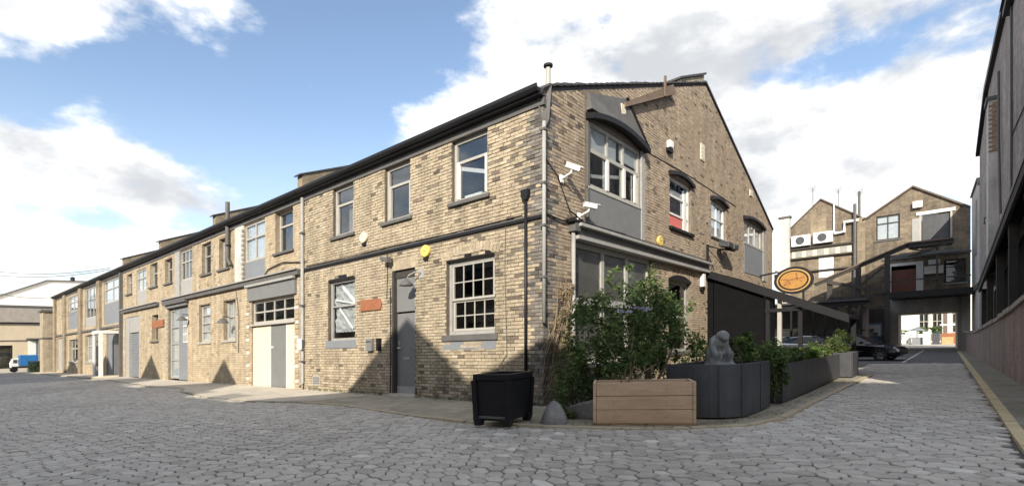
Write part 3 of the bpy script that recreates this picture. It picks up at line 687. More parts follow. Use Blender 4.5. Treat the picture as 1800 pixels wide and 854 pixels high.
    MB().tube([PL.p(4.42, .3, .02), PL.p(4.42, .0, .03), PL.p(4.48, -.02, .1)], .02, 6).build('conduit', 'black', T)
    MB().tube([PL.p(10.5, 4.42, .03), PL.p(8.0, 4.40, .05), PL.p(5.6, 4.42, .04), PL.p(3.0, 4.39, .05), PL.p(.6, 4.42, .03)], .014, 5).build('cable', 'black', T)
    MB().tube([PL.p(5.75, 4.3, .03), PL.p(5.72, 3.6, .03), PL.p(5.76, 2.9, .03)], .011, 5).build('cable', 'black', T)
    MB().tube([PL.p(1.1, 4.25, .03), PL.p(1.12, 3.2, .03), PL.p(1.05, 1.2, .04), PL.p(1.3, .9, .03)], .010, 5).build('cable', 'lead', T)
    gr = MB().pb(PL, 9.55, 10.05, .2, .52, .0, .03).build('vent_grille', 'grey_light', T)
    for k in range(4): MB().pb(PL, 9.6, 10.0, .25 + k * .065, .28 + k * .065, .03, .04).build('louvre', 'lead', gr)
    # --- gable windows
    def hood(x0, x1, z, rise=.16, proj=.3, t=.15):
        n = 10; top, bot = [], []
        for i in range(n + 1):
            x = x0 + (x1 - x0) * i / n; b = z + rise * (1 - (2 * i / n - 1) ** 2); bot.append((x, b)); top.append((x, b + t))
        m = MB()
        for i in range(n): m.hexa([PR.p(bot[i][0], bot[i][1], 0), PR.p(bot[i + 1][0], bot[i + 1][1], 0), PR.p(bot[i + 1][0], bot[i + 1][1] - .05, proj), PR.p(bot[i][0], bot[i][1] - .05, proj),
                                   PR.p(top[i][0], top[i][1], 0), PR.p(top[i + 1][0], top[i + 1][1], 0), PR.p(top[i + 1][0], top[i + 1][1] - .07, proj), PR.p(top[i][0], top[i][1] - .07, proj)])
        m.build('hood_and_recess_shade', 'black', T)
    b = MB(); bw = window(PR, T, 1.96, 4.9, 5.4, 7.1, 'grey_frame', 3, (.58, .42), .1, .06, .10, 'grey_frame', .06, .05)
    MB().pb(PR, 2.08, 3.55, 6.42, 6.99, -.098, -.088).build('blind', 'curtain', bw); MB().pb(PR, 3.75, 4.78, 6.55, 6.99, -.098, -.088).build('blind', 'curtain', bw)
    MB().pbar(PR, 2.1, 5.75, 2.95, 5.9, .09, -.2, -.15).pbar(PR, 3.05, 5.95, 3.85, 6.1, .09, -.2, -.15).each('stay_bar', 'white_frame', bw)
    MB().pb(PR, 2.9, 3.02, 5.5, 6.33, -.06, .0).pb(PR, 3.86, 3.98, 5.5, 6.33, -.06, .0).pb(PR, 4.55, 4.68, 5.5, 6.33, -.05, -.01).each('mullion', 'white_frame', bw)
    MB().pb(PR, 1.96, 4.9, 4.42, 5.33, -.2, .03).build('infill_panel', 'grey_paint', T)
    MB().pb(PR, 4.905, 5.12, 4.32, 7.1, 0, .06).build('pilaster', 'grey_light', T); 
    MB().pb(PR, 1.86, 1.955, 4.32, 7.1, 0, .04).build('pilaster', 'lead', T)
    hood(1.8, 5.1, 7.08, .22, .26, .16)
    MB().hexa([PR.p(1.82, 7.3, .0), PR.p(4.9, 7.35, 0), PR.p(4.9, 7.3, .2), PR.p(1.82, 7.3, .18), PR.p(1.9, 7.78, 0), PR.p(3.9, 8.35, 0), PR.p(3.9, 8.3, .05), PR.p(1.9, 7.76, .04)]).build('hood_cladding', 'lead', T)
    MB().tube([PR.p(3.95, 8.35, .06), PR.p(4.5, 7.75, .12), PR.p(5.1, 7.15, .2)], .06, 6).build('hood_flashing', 'black', T)
    w = window(PR, T, 7.12, 9.08, 5.22, 6.95, 'white_frame', 1, (.26, .40, .34), .1, .12, .07, 'black', .1, .1)
    MB().pb(PR, 7.24, 8.95, 5.33, 5.72, -.17, -.115).build('lower_panel', 'redpaint', w)
    MB().pb(PR, 8.55, 8.8, 5.3, 6.6, -.13, -.06).each('casement_stile', 'white_frame', w)
    MB().pb(PR, 7.25, 8.5, 6.42, 6.6, -.22, -.18).build('blind', 'curtain', w)
    hood(7.0, 9.2, 6.93, .17, .13, .13)  # black piece here is the shade at the recess top, built as a hood
    w = window(PR, T, 11.23, 13.1, 5.5, 6.95, 'white_frame', 2, (.55, .45), .1, .12, .06, 'lead', .08, .06, back='curtain')
    hood(11.1, 13.2, 6.93, .16, .13, .12)
    w = window(PR, T, 15.8, 19.08, 5.85, 6.95, 'grey_frame', 3, (1,), .1, .1, .08, 'grey_frame', .06, .04, back='curtain')
    MB().pb(PR, 15.8, 19.08, 4.45, 5.785, -.2, .02).build('infill_panel', 'blue_grey', T)
    MB().pb(PR, 19.1, 19.7, 4.3, 7.0, 0, .05).build('pilaster', 'grey_light', T)
    hood(15.6, 19.3, 6.93, .2, .16, .14)
    # shopfront: three tall lights over three, transom between
    w = window(PR, T, 1.29, 5.69, .9, 3.92, 'grey_frame', 3, (.52, .48), .12, .10, .16, 'grey_frame', .12, .1, glass='glass', back='blind')
    MB().pb(PR, 1.29, 5.69, 2.36, 2.52, -.1, .05).build('transom', 'grey_light', w)
    MB().pb(PR, 1.2, 10.55, 4.02, 4.22, .002, .16).build('fascia_board', 'lead', T)
    MB().pb(PR, 1.15, 10.6, 4.225, 4.30, .002, .3).build('cornice', 'grey_light', T)
    MB().pb(PR, 1.15, 10.6, 3.93, 4.015, .002, .22).build('cornice', 'grey_light', T)
    MB().pb(PR, .9, 10.62, 4.31, 4.36, .002, .24).build('cornice_flashing', 'black', T)
    MB().tube([PR.p(1.1, 4.2, .09), PR.p(1.1, .1, .09)], .05, 10).build('rainwater_pipe', 'grey_light', T, smooth=True)
    MB().pb(PR, 1.0, 1.22, 4.1, 4.3, .003, .22).build('hopper', 'lead', T)
    w = window(PR, T, 7.02, 9.08, 1.0, 3.44, 'grey_light', 1, (.5, .5), .1, .2, .06, 'lead', .1, .08, glass='glass_dark')
    MB().prism(PR, [(7.02, 3.441), (9.08, 3.441), (8.8, 3.57), (8.4, 3.63), (7.7, 3.63), (7.3, 3.57)], -.05, .014).build('arch_infill', 'black', T)
    arch_lintel(PR, T, 6.95, 9.15, 3.64, .17, 'brick_brown', 16, .2)
    MB().pb(PR, 12.65, 14.55, .02, 2.58, -.16, -.1).build('door', 'black', T)
    # barge board hanging off the near slope
    MB().hexa([PR.p(3.7, 7.98, .0), PR.p(7.2, 9.6, .0), PR.p(7.2, 9.6, .2), PR.p(3.7, 7.98, .14), PR.p(3.75, 8.14, 0), PR.p(7.0, 9.84, 0), PR.p(7.0, 9.84, .18), PR.p(3.75, 8.14, .12)]).build('barge_board', 'timber_red', T)
    MB().pb(PR, 6.2, 6.28, 9.15, 9.8, .19, .25).build('bargeboard_post', 'timber_red', T)
    MB().pb(PR, 3.55, 3.8, 7.75, 8.05, .0, .1).build('bearing_block', 'cream', T)
    # flue
    f = MB().lathe((-.12, .35, 7.2), [(.06, 0), (.06, .62), (.05, .64)], 12).build('flue', 'grey_frame', T, smooth=False)
    MB().lathe((-.12, .35, 7.85), [(.05, -.02), (.11, 0), (.11, .05), (.04, .08)], 12).build('flue_cap', 'black', f)
    # loose telephone cables
    MB().tube([PR.p(.1, 4.36, .03), PR.p(.7, 4.3, .06), PR.p(1.3, 4.5, .05)], .02, 6).tube([PR.p(.05, 5.6, .03), PR.p(.5, 5.3, .05), PR.p(1.0, 4.6, .05), PR.p(1.6, 4.4, .1), PR.p(3.6, 4.38, .2)], .018, 6).build('cable', 'black', T)
    MB().tube([PR.p(5.2, 7.2, .02), PR.p(9, 6.9 + .4, .02), PR.p(14.5, 6.75 + .5, .02)], .012, 5).build('cable', 'black', T)
    return T
CB = corner_building()

# ================================================================ TERRACE UNITS
def parapet(par, s, mt='stucco'):
    P_ = [(0, 7.0), (0, 7.78), (3, 9.0), (10.6, 12.0), (10.6, 11.0)]
    side = Plane((0, 0), (0, 1), (-1, 0))
    MB().prism(side, P_, s - .17, s + .17).build('party_parapet', mt, par)
    MB().prism(side, [(-.12, 7.75), (-.12, 7.80), (3, 9.06), (10.6, 12.06), (10.6, 12.01), (3, 9.005)], s - .21, s + .21).build('parapet_capping', 'slate', par)
def unit_shell(name, label, x0, x1, ops, mt, roof=True):
    T = thing(name, -(x0 + x1) / 2, 0, label, 'building', 'terraced workshops along the yard')
    fw = wall(PL, [(x0, EAVE), (x1, EAVE)], ops, mt, T, 'facade_wall')
    bricks(PL, [(x0, EAVE), (x1, EAVE)], ops, fw, 'brick_tan', x0 + .01, x1 - .01, pitch=.1, length=.28, gap=.014, depth=.009); flush_bricks(T, 0)
    MB().box(-x1, -x1 + .2, .31, 10.6, -.6, 7.0).box(-x1 + .21, -x0 - .21, 10.4, 10.6, -.6, 7).each('rear_wall', mt, T)
    MB().box(-x1 + .3, -x0 - .3, 1.6, 10.2, -.4, 6.9).each('interior_partition', 'dark_room', T)
    MB().hexa([(-x1, -.18, 7.03), (-x0, -.18, 7.03), (-x0, 10.6, 11.25), (-x1, 10.6, 11.25), (-x1, -.18, 7.13), (-x0, -.18, 7.13), (-x0, 10.6, 11.37), (-x1, 10.6, 11.37)]).build('roof', 'slate', T)
    gutter_run(T, x0 + .002, x1)
    return T
def bay(P, T, x0, x1, zs, z0, z1, panel='blue_grey', cols=2, back=None):
    """window over a flush painted panel"""
    window(P, T, x0, x1, zs, z1, 'grey_frame', cols, (.62, .38), .08, .08, .06, None, back=back)
    MB().pb(P, x0, x1, z0, zs - .004, -.2, -.03).build('infill_panel', panel, T)
def course(T, x0, x1):
    MB().pb(PL, x0, x1, 4.18, 4.36, 0, .16).build('cornice', 'lead', T); MB().pb(PL, x0, x1, 4.362, 4.41, 0, .24).build('cornice_capping', 'grey_light', T)

# --- unit next to the corner building
o = [(11.51, 12.9, 5.2, 6.79), (13.78, 15.7, 4.4, 6.76), (17.27, 18.41, 5.2, 6.6), (11.4, 15.0, -.6, 3.5), (16.6, 17.9, 1.98, 3.74)]
T = unit_shell('terrace_building', 'tan terrace unit with cream panelled shopfront and narrow grey door', 10.76, 19.0, o, 'stucco')
parapet(T, 11.0); course(T, 10.9, 19.0)
window(PL, T, 11.51, 12.9, 5.2, 6.79, 'grey_frame', 1, (.66, .34), .09, .2, .07)
bay(PL, T, 13.78, 15.7, 5.2, 4.42, 6.76, back='curtain')
MB().pb(PL, 15.72, 16.5, 4.42, 6.78, 0, .07).build('pilaster', 'render_grey', T)
for i in range(11): MB().pb(PL, 15.68, 15.80 + .05 * (i % 2), 4.5 + i * .2, 4.62 + i * .2, .07, .10).build('quoin_block', 'grey_light', T)
window(PL, T, 17.27, 18.41, 5.2, 6.6, 'grey_frame', 1, (.66, .34), .09, .22, .07)
MB().pb(PL, 11.2, 15.2, 3.52, 4.17, 0, .10).build('shop_fascia', 'grey_paint', T); MB().pb(PL, 11.15, 15.25, 4.08, 4.17, .101, .2).build('fascia_cornice', 'grey_light', T)
window(PL, T, 11.4, 15.0, 2.55, 3.5, 'grey_frame', 4, (.5, .5), .1, .12, .06, 'grey_frame', .08, .06, glass='glass_dark')
MB().pb(PL, 13.46, 15.0, -.3, 2.44, -.16, -.06).build('side_panel', 'cream', T); MB().pb(PL, 11.4, 12.08, -.3, 2.44, -.16, -.06).build('side_panel', 'cream', T)
d = MB().pb(PL, 12.13, 13.41, .02, 2.44, -.17, -.07).build('door', 'grey_paint', T); MB().pb(PL, 13.22, 13.3, 1.55, 1.62, -.07, -.02).build('handle', 'white', d)
MB().pb(PL, 12.09, 12.125, -.1, 2.44, -.2, -.04).pb(PL, 13.415, 13.455, -.1, 2.44, -.2, -.04).each('door_frame', 'white_frame', T)
for x in (11.05, 15.2):
    for i in range(18): MB().pb(PL, x, x + .22 + .07 * (i % 2), .25 + i * .18, .36 + i * .18, 0, .035).build('quoin_block', 'stucco_pale' if i % 3 else 'render_grey', T)
window(PL, T, 16.6, 17.9, 1.98, 3.74, 'grey_frame', 2, (.6, .4), .09, .2, .05, 'grey_frame', .1, .07, back='curtain')
MB().tube([PL.p(10.9, 4.62, .04), PL.p(12.2, 4.78, .06), PL.p(13.4, 4.66, .05), PL.p(13.75, 4.45, .05)], .022, 6).build('cable', 'black', T)
MB().tube([PL.p(16.5, 4.1, .03), PL.p(16.2, 3.0, .03), PL.p(16.25, 1.4, .03)], .016, 5).build('cable', 'lead', T)
fl = MB().tube([PL.p(17.15, 5.5, .12), PL.p(17.15, 8.05, .12)], .09, 10).tube([PL.p(17.15, 5.55, .12), PL.p(16.75, 5.2, .15)], .07, 8).build('flue', 'lead', T)
MB().pb(PL, 17.05, 17.25, 6.1, 6.16, 0, .2).build('flue_bracket', 'black', fl)
# --- second unit
o = [(19.36, 20.5, 5.2, 6.68), (21.79, 23.5, 4.45, 6.74), (24.74, 25.95, 5.3, 6.62), (19.43, 20.87, 1.96, 3.75), (22.42, 25.4, -.6, 3.9)]
T = unit_shell('terrace_building', 'tan terrace unit with tall grey glazed double door bay', 19.002, 26.8, o, 'stucco')
parapet(T, 19.0); course(T, 19.0, 26.0)
window(PL, T, 19.36, 20.5, 5.2, 6.68, 'grey_light', 1, (.6, .4), .1, .18, .06, glass='glass_dark')
bay(PL, T, 21.79, 23.5, 5.2, 4.45, 6.74, 'grey_light', 3)
MB().pb(PL, 23.5, 24.2, 4.45, 6.78, 0, .06).build('pilaster', 'grey_light', T)
window(PL, T, 24.74, 25.95, 5.3, 6.62, 'grey_light', 1, (.6, .4), .1, .2, .06, glass='glass_dark')
window(PL, T, 19.43, 20.87, 1.96, 3.75, 'grey_frame', 1, (.25, .25, .25, .25), .1, .16, .05, 'grey_frame', .1, .07, back='curtain')
MB().pb(PL, 22.3, 25.5, 3.9, 4.15, 0, .12).build('shop_fascia', 'grey_paint', T); MB().pb(PL, 22.2, 25.6, 4.06, 4.15, .121, .24).build('fascia_cornice', 'lead', T)
d = MB().pb(PL, 22.5, 23.95, .05, 3.85, -.18, -.08).build('door', 'blue_grey', T)
MB().pb(PL, 22.62, 23.3, 2.0, 3.3, -.079, -.06).build('door_light', 'white_frame', d)
for i in range(3):
    for j in range(2): MB().pb(PL, 22.67 + j * .31, 22.95 + j * .31, 2.06 + i * .41, 2.42 + i * .41, -.059, -.054).build('pane', 'glass', d)
window(PL, T, 24.0, 25.38, .1, 3.85, 'grey_light', 1, (.25, .25, .25, .25), .12, .14, .06, None, back='curtain')
for i in range(14): MB().pb(PL, 25.42, 25.7, .2 + i * .26, .36 + i * .26, 0, .04).build('quoin_block', 'grey_light', T)
# --- third unit
o = [(27.23, 28.59, 5.35, 6.7), (29.35, 31.32, 4.55, 6.62), (32.3, 33.5, 5.35, 6.62), (27.1, 28.3, 2.2, 3.7), (30.6, 33.8, -.6, 3.85)]
T = unit_shell('terrace_building', 'tan terrace unit with a grey roller door', 26.802, 34.28, o, 'stucco_pale')
parapet(T, 26.9); course(T, 26.9, 34.2)
window(PL, T, 27.23, 28.59, 5.35, 6.7, 'grey_light', 1, (.6, .4), .1, .2, .06, glass='glass_dark')
bay(PL, T, 29.35, 31.32, 5.3, 4.55, 6.62, 'grey_light', 2, 'curtain')
window(PL, T, 32.3, 33.5, 5.35, 6.62, 'grey_light', 1, (.6, .4), .1, .2, .06, glass='glass_dark')
window(PL, T, 27.1, 28.3, 2.2, 3.7, 'stucco', 1, (.6, .4), .1, .2, .06)
for i in range(24): MB().pb(PL, 30.9, 33.0, .05 + i * .115, .15 + i * .115, -.2, -.14 + .01).build('shutter_slat', 'blue_grey', T)
MB().pb(PL, 30.6, 30.9, -.3, 3.85, -.2, -.02).pb(PL, 33.0, 33.8, -.3, 3.85, -.2, -.02).pb(PL, 30.9, 33.0, 2.85, 3.85, -.2, -.04).each('door_surround', 'grey_light', T)
# --- last, long unit with pilasters
o = [(34.96, 39.33, 3.65, 6.76), (41.53, 45.28, 3.75, 6.76), (47.76, 51.88, 3.8, 6.6), (34.9, 38.6, -.8, 3.2), (41.5, 45.3, 1.0, 3.1), (47.8, 51.4, 1.0, 2.9), (53.5, 57, .2, 3.2)]
T = unit_shell('terrace_building', 'long pale end unit of the terrace with pilasters and grey bay panels', 34.282, 58.0, o, 'stucco_pale')
parapet(T, 34.4)
bay(PL, T, 34.96, 39.33, 5.15, 3.65, 6.76, 'blue_grey', 2, 'curtain'); bay(PL, T, 41.53, 45.28, 4.4, 3.75, 6.76, 'grey_light', 3); bay(PL, T, 47.76, 51.88, 5.3, 3.8, 6.6, 'blue_grey', 2, 'curtain')
for x in (40.0, 46.2, 52.6, 57.2): MB().pb(PL, x, x + .95, -1, 6.98, 0, .16).build('pilaster', 'stucco', T)
MB().pb(PL, 34.5, 57.9, 3.35, 3.5, 0, .12).build('cornice', 'lead', T)
window(PL, T, 41.5, 45.3, 1.0, 3.1, 'grey_frame', 3, (.6, .4), .12, .2, .1, 'grey_light', .12, .1, back='curtain'); window(PL, T, 47.8, 51.4, 1.0, 2.9, 'grey_frame', 3, (.6, .4), .12, .2, .1, 'grey_light', .12, .1, glass='glass_dark')
MB().pb(PL, 53.5, 57, .2, 3.2, -.2, -.1).build('infill_panel', 'grey_light', T)
MB().pb(PL, 37.2, 38.6, -.3, 3.2, -.2, -.08).build('door', 'blue_grey', T); MB().pb(PL, 34.9, 37.15, -.8, 3.2, -.2, -.1).build('infill_panel', 'grey_light', T)
MB().pb(PL, 34.4, 34.6, -.4, 6.9, .02, .18).build('rainwater_pipe', 'lead', T)
# white entrance lobby standing out from the wall
T = thing('entrance_porch', -36.3, -.6, 'white framed glazed porch post projecting from the end unit', 'porch')
MB().box(-36.9, -36.7, -1.1, -.9, -.1, 2.9).box(-35.3, -35.1, -1.1, -.9, -.1, 2.9).box(-36.9, -35.1, -1.15, -.02, 2.9, 3.1).each('porch_frame', 'white', T)
MB().box(-36.69, -35.31, -1.03, -.98, .1, 2.88).build('pane', 'glass_dark', T); MB().box(-37.2, -34.9, -1.5, -.02, -.2, .1).build('step', 'cream', T)
# end wall stub at the far end of the terrace
T = thing('gate_pier', -59.5, -.5, 'tan masonry gate pier at the far end of the terrace', 'pier')
MB().box(-60.2, -58.6, -.8, .3, -1, 5.8).build('shaft', 'stucco_pale', T); MB().box(-60.35, -58.45, -.95, .45, 5.8, 6.0).build('capping', 'lead', T)
MB().box(-60.25, -58.55, -.85, .35, 3.2, 3.35).build('band', 'lead', T); MB().box(-62.8, -60.2, -.5, .0, -1, 4.2).build('wing_wall', 'stucco', T)

# ================================================================ THE YARD'S OTHER SIDE (behind the viewpoint; its gables shade the yard)
def factory():
    T = thing('factory', -10, -20, 'pale brick factory with a row of gables across the yard, behind the viewpoint', 'building')
    top = [(-58.85, 7.42), (-47.85, 7.42), (-42.85, 9.72), (-37.85, 7.22), (-36.35, 7.22), (-31.65, 9.82), (-27.65, 7.02), (-25.15, 7.02), (-21.15, 9.75), (-17.65, 6.82), (-14.15, 6.82), (-10.59, 9.45), (-6.99, 6.52), (-2.99, 6.52), (2.31, 10.67), (4.91, 8.82), (9.81, 11.02), (12.80, 11.12), (12.90, 13.42), (33.15, 13.42)]  # unseen taller right end raised to shade the street
    front = Plane((0, -15), (1, 0), (0, 1)); m = MB()
    for (xa, za), (xb, zb) in zip(top, top[1:]): m.pb(front, xa, xb, -2, za, -12, 0, -2, zb)
    m.build('wall', 'stucco_pale', T)
    for (xa, za), (xb, zb) in zip(top, top[1:]): MB().pb(front, xa, xb, za + .002, za + .1, -12, .15, zb + .002, zb + .1).build('roof', 'slate', T)
    for i in range(28):
        x = -58 + i * 3.1
        for z in (1.2, 5.2): MB().pb(front, x, x + 1.5, z, z + 2.2, .002, .04).build('window', 'glass_dark', T)
factory()

# ================================================================ FAR LEFT OF THE YARD
def far_left():
    T = thing('warehouse', -70, 0, 'cream and grey flat-topped warehouse closing the far left of the yard', 'building')
    wall(PY, [(-30, 7.1), (14, 7.1)], [(-8, -1.75, .2, 2.85)], 'farwall', T, 'wall', z0=-1)
    MB().box(-86, -70.3, -30, 14, -1, 7.0).build('building_mass', 'farwall', T)
    MB().pb(PY, -30, 14, 5.35, 7.0, 0, .06).build('upper_band', 'fargrey', T); MB().pb(PY, -30, 14, 5.2, 5.34, 0, .2).build('canopy_edge', 'black', T)
    MB().pb(PY, -30, 14, 7.0, 7.2, -.2, .15).build('coping', 'lead', T); MB().pb(PY, -30, -.6, 3.3, 3.4, 0, .06).build('band', 'lead', T)
    window(PY, T, -8, -1.75, .2, 2.85, 'black', 4, (.7, .3), .12, .1, .08, None, glass='glass_dark')
    MB().pb(PY, -.7, 3, 3.45, 3.6, 0, .5).build('door_canopy', 'lead', T); MB().pb(PY, -.5, .1, -.5, 3.3, 0, .12).build('door', 'white', T); MB().pb(PY, -.1, .2, .8, 1.6, .13, .16).build('letter_plate', 'black', T)
    MB().pb(PY, .25, 1.3, -.6, 3.4, 0, .5).build('shutter_box', 'blue_grey', T); MB().pb(PY, 1.35, 2.4, -.6, 3.3, 0, .4).build('side_door', 'white', T)
    MB().pb(PY, -10, 14, -1.2, .35, 0, .8).build('plinth', 'concrete', T)
    T = thing('white_shed', -90, 6, 'white clad shed roof rising behind the far left warehouse', 'building')
    side = Plane((-84, 0), (0, 1), (1, 0))
    MB().prism(side, [(-3, 0), (-3, 8.6), (2.9, 11.6), (7.5, 11.8), (26, 10.5), (26, 0)], -14, 0).build('wall', 'farwhite', T)
    MB().pbar(side, -3.1, 8.6, 2.9, 11.66, .16, -14, .2).pbar(side, 2.9, 11.66, 7.6, 11.86, .12, -14, .2).each('roof_edge', 'lead', T)
    MB().lathe((-84, 5.5, 11.75), [(.25, 0), (.25, .5), (.1, .6)], 8).build('roof_vent', 'black', T)
    # small covered truck
    T = thing('truck', -65.5, -1.1, 'small truck with blue covered load and white cab at the far left', 'truck')
    MB().box(-66.1, -65.0, -1.75, -.35, .62, 1.75).build('load_cover', 'blue', T, bevel=.06); MB().box(-66.1, -65.0, -2.3, -.35, .42, .6).build('chassis', 'black', T)
    MB().add([(-66.05, -2.35, .5), (-65.05, -2.35, .5), (-65.05, -1.8, .5), (-66.05, -1.8, .5), (-66.0, -2.2, 1.4), (-65.1, -2.2, 1.4), (-65.1, -1.8, 1.45), (-66.0, -1.8, 1.45), (-66.05, -2.38, .95), (-65.05, -2.38, .95)],
             [(0, 1, 2, 3), (4, 5, 6, 7), (0, 1, 9, 8), (8, 9, 5, 4), (1, 2, 6, 5, 9), (0, 8, 4, 7, 3), (3, 2, 6, 7)]).build('cab', 'white', T)
    MB().box(-65.055, -65.03, -2.2, -1.9, .95, 1.3).build('cab_window', 'glass_dark', T)
    for u in (-2.1, -.7):
        for a in (-65.15, -65.95): MB().lathe((a, u, .28), [(.1, -.09), (.27, -.08), (.27, .08), (.1, .09)], 12, 'x').build('wheel', 'tyre', T)
    T = thing('clipped_hedge', -60.9, -1.5, 'small clipped dark hedge beside the gate pier', 'hedge')
    leaves('foliage', T, [((-61.2, -1.0, .35), (.9, .5, .75))], 3500, .12, 'hedge', box=True)
def leaves(name, par, blobs, n, size, mt, box=False, seed=1, up=.3, skew=0):
    """many leaf-sized faces spread through the volume, denser towards the outside"""
    g = np.random.default_rng(seed); V = []; tones = []
    vol = np.array([b[1][0] * b[1][1] * b[1][2] for b in blobs]); cnt = np.maximum((n * vol / vol.sum()).astype(int), 10)
    Vs = []; Ts = []
    for (c, r), k in zip(blobs, cnt):
        if box: p = g.uniform(-1, 1, (k, 3))
        else:
            # clumps: leaves gather round random twigs
            ncl = max(8, k // 55); d = g.normal(size=(ncl, 3)); d /= np.linalg.norm(d, axis=1)[:, None]
            cc = d * (g.uniform(.35, 1.0, ncl) ** .5)[:, None]; ctone = g.normal(0, .16, ncl)
            idx = g.integers(0, ncl, k); p = cc[idx] + g.normal(0, .13, (k, 3))
        cen = p * np.array(r) + np.array(c)
        t = np.clip(g.normal(.45, .2, k) + (ctone[idx] if not box else 0), 0, 1)
        ax = g.normal(size=(k, 3)); ax[:, 2] *= .6; ax /= np.linalg.norm(ax, axis=1)[:, None]
        nb = g.normal(size=(k, 3)); nb[:, 2] += up * 2; bx = np.cross(ax, nb); bx /= np.linalg.norm(bx, axis=1)[:, None]
        nn = np.cross(bx, ax)
        L = size * (g.uniform(.45, 1.5, k) ** 1.0)[:, None]; W = L * .48
        q = np.stack([cen - ax * L * .5, cen + bx * W * .5 + nn * L * .06, cen + ax * L * .5, cen - bx * W * .5 + nn * L * .06], 1)
        q[:, :, 2] = np.maximum(q[:, :, 2], .03)
        Vs.append(q.reshape(-1, 3)); Ts.append(t)
    V = np.concatenate(Vs); F = np.arange(len(V)).reshape(-1, 4)
    return raw_mesh(name, V, F, mt, par, np.concatenate(Ts))
far_left()
def cables():
    for i, (z, lab) in enumerate(((7.55, 'uppermost overhead cable strung to the terrace eaves'), (7.2, 'middle overhead cable strung to the terrace eaves'), (6.3, 'lowest overhead cable hanging at far left'))):
        a0 = Vector((-52.4, -6.4, z + 1.38)); b0 = Vector((-36.7, -.2, 7.45)) if i < 2 else Vector((-57.6, -.1, 7.4)); b0.z += -.12 * i
        pts = [a0.lerp(b0, t / 12) + Vector((0, 0, -.55 * 4 * (t / 12) * (1 - t / 12))) for t in range(13)]
        o = MB().tube([tuple(p) for p in pts], .022, 5).build('overhead_cable', 'lead'); tag(o, lab, 'cable', 'overhead cables')
cables()

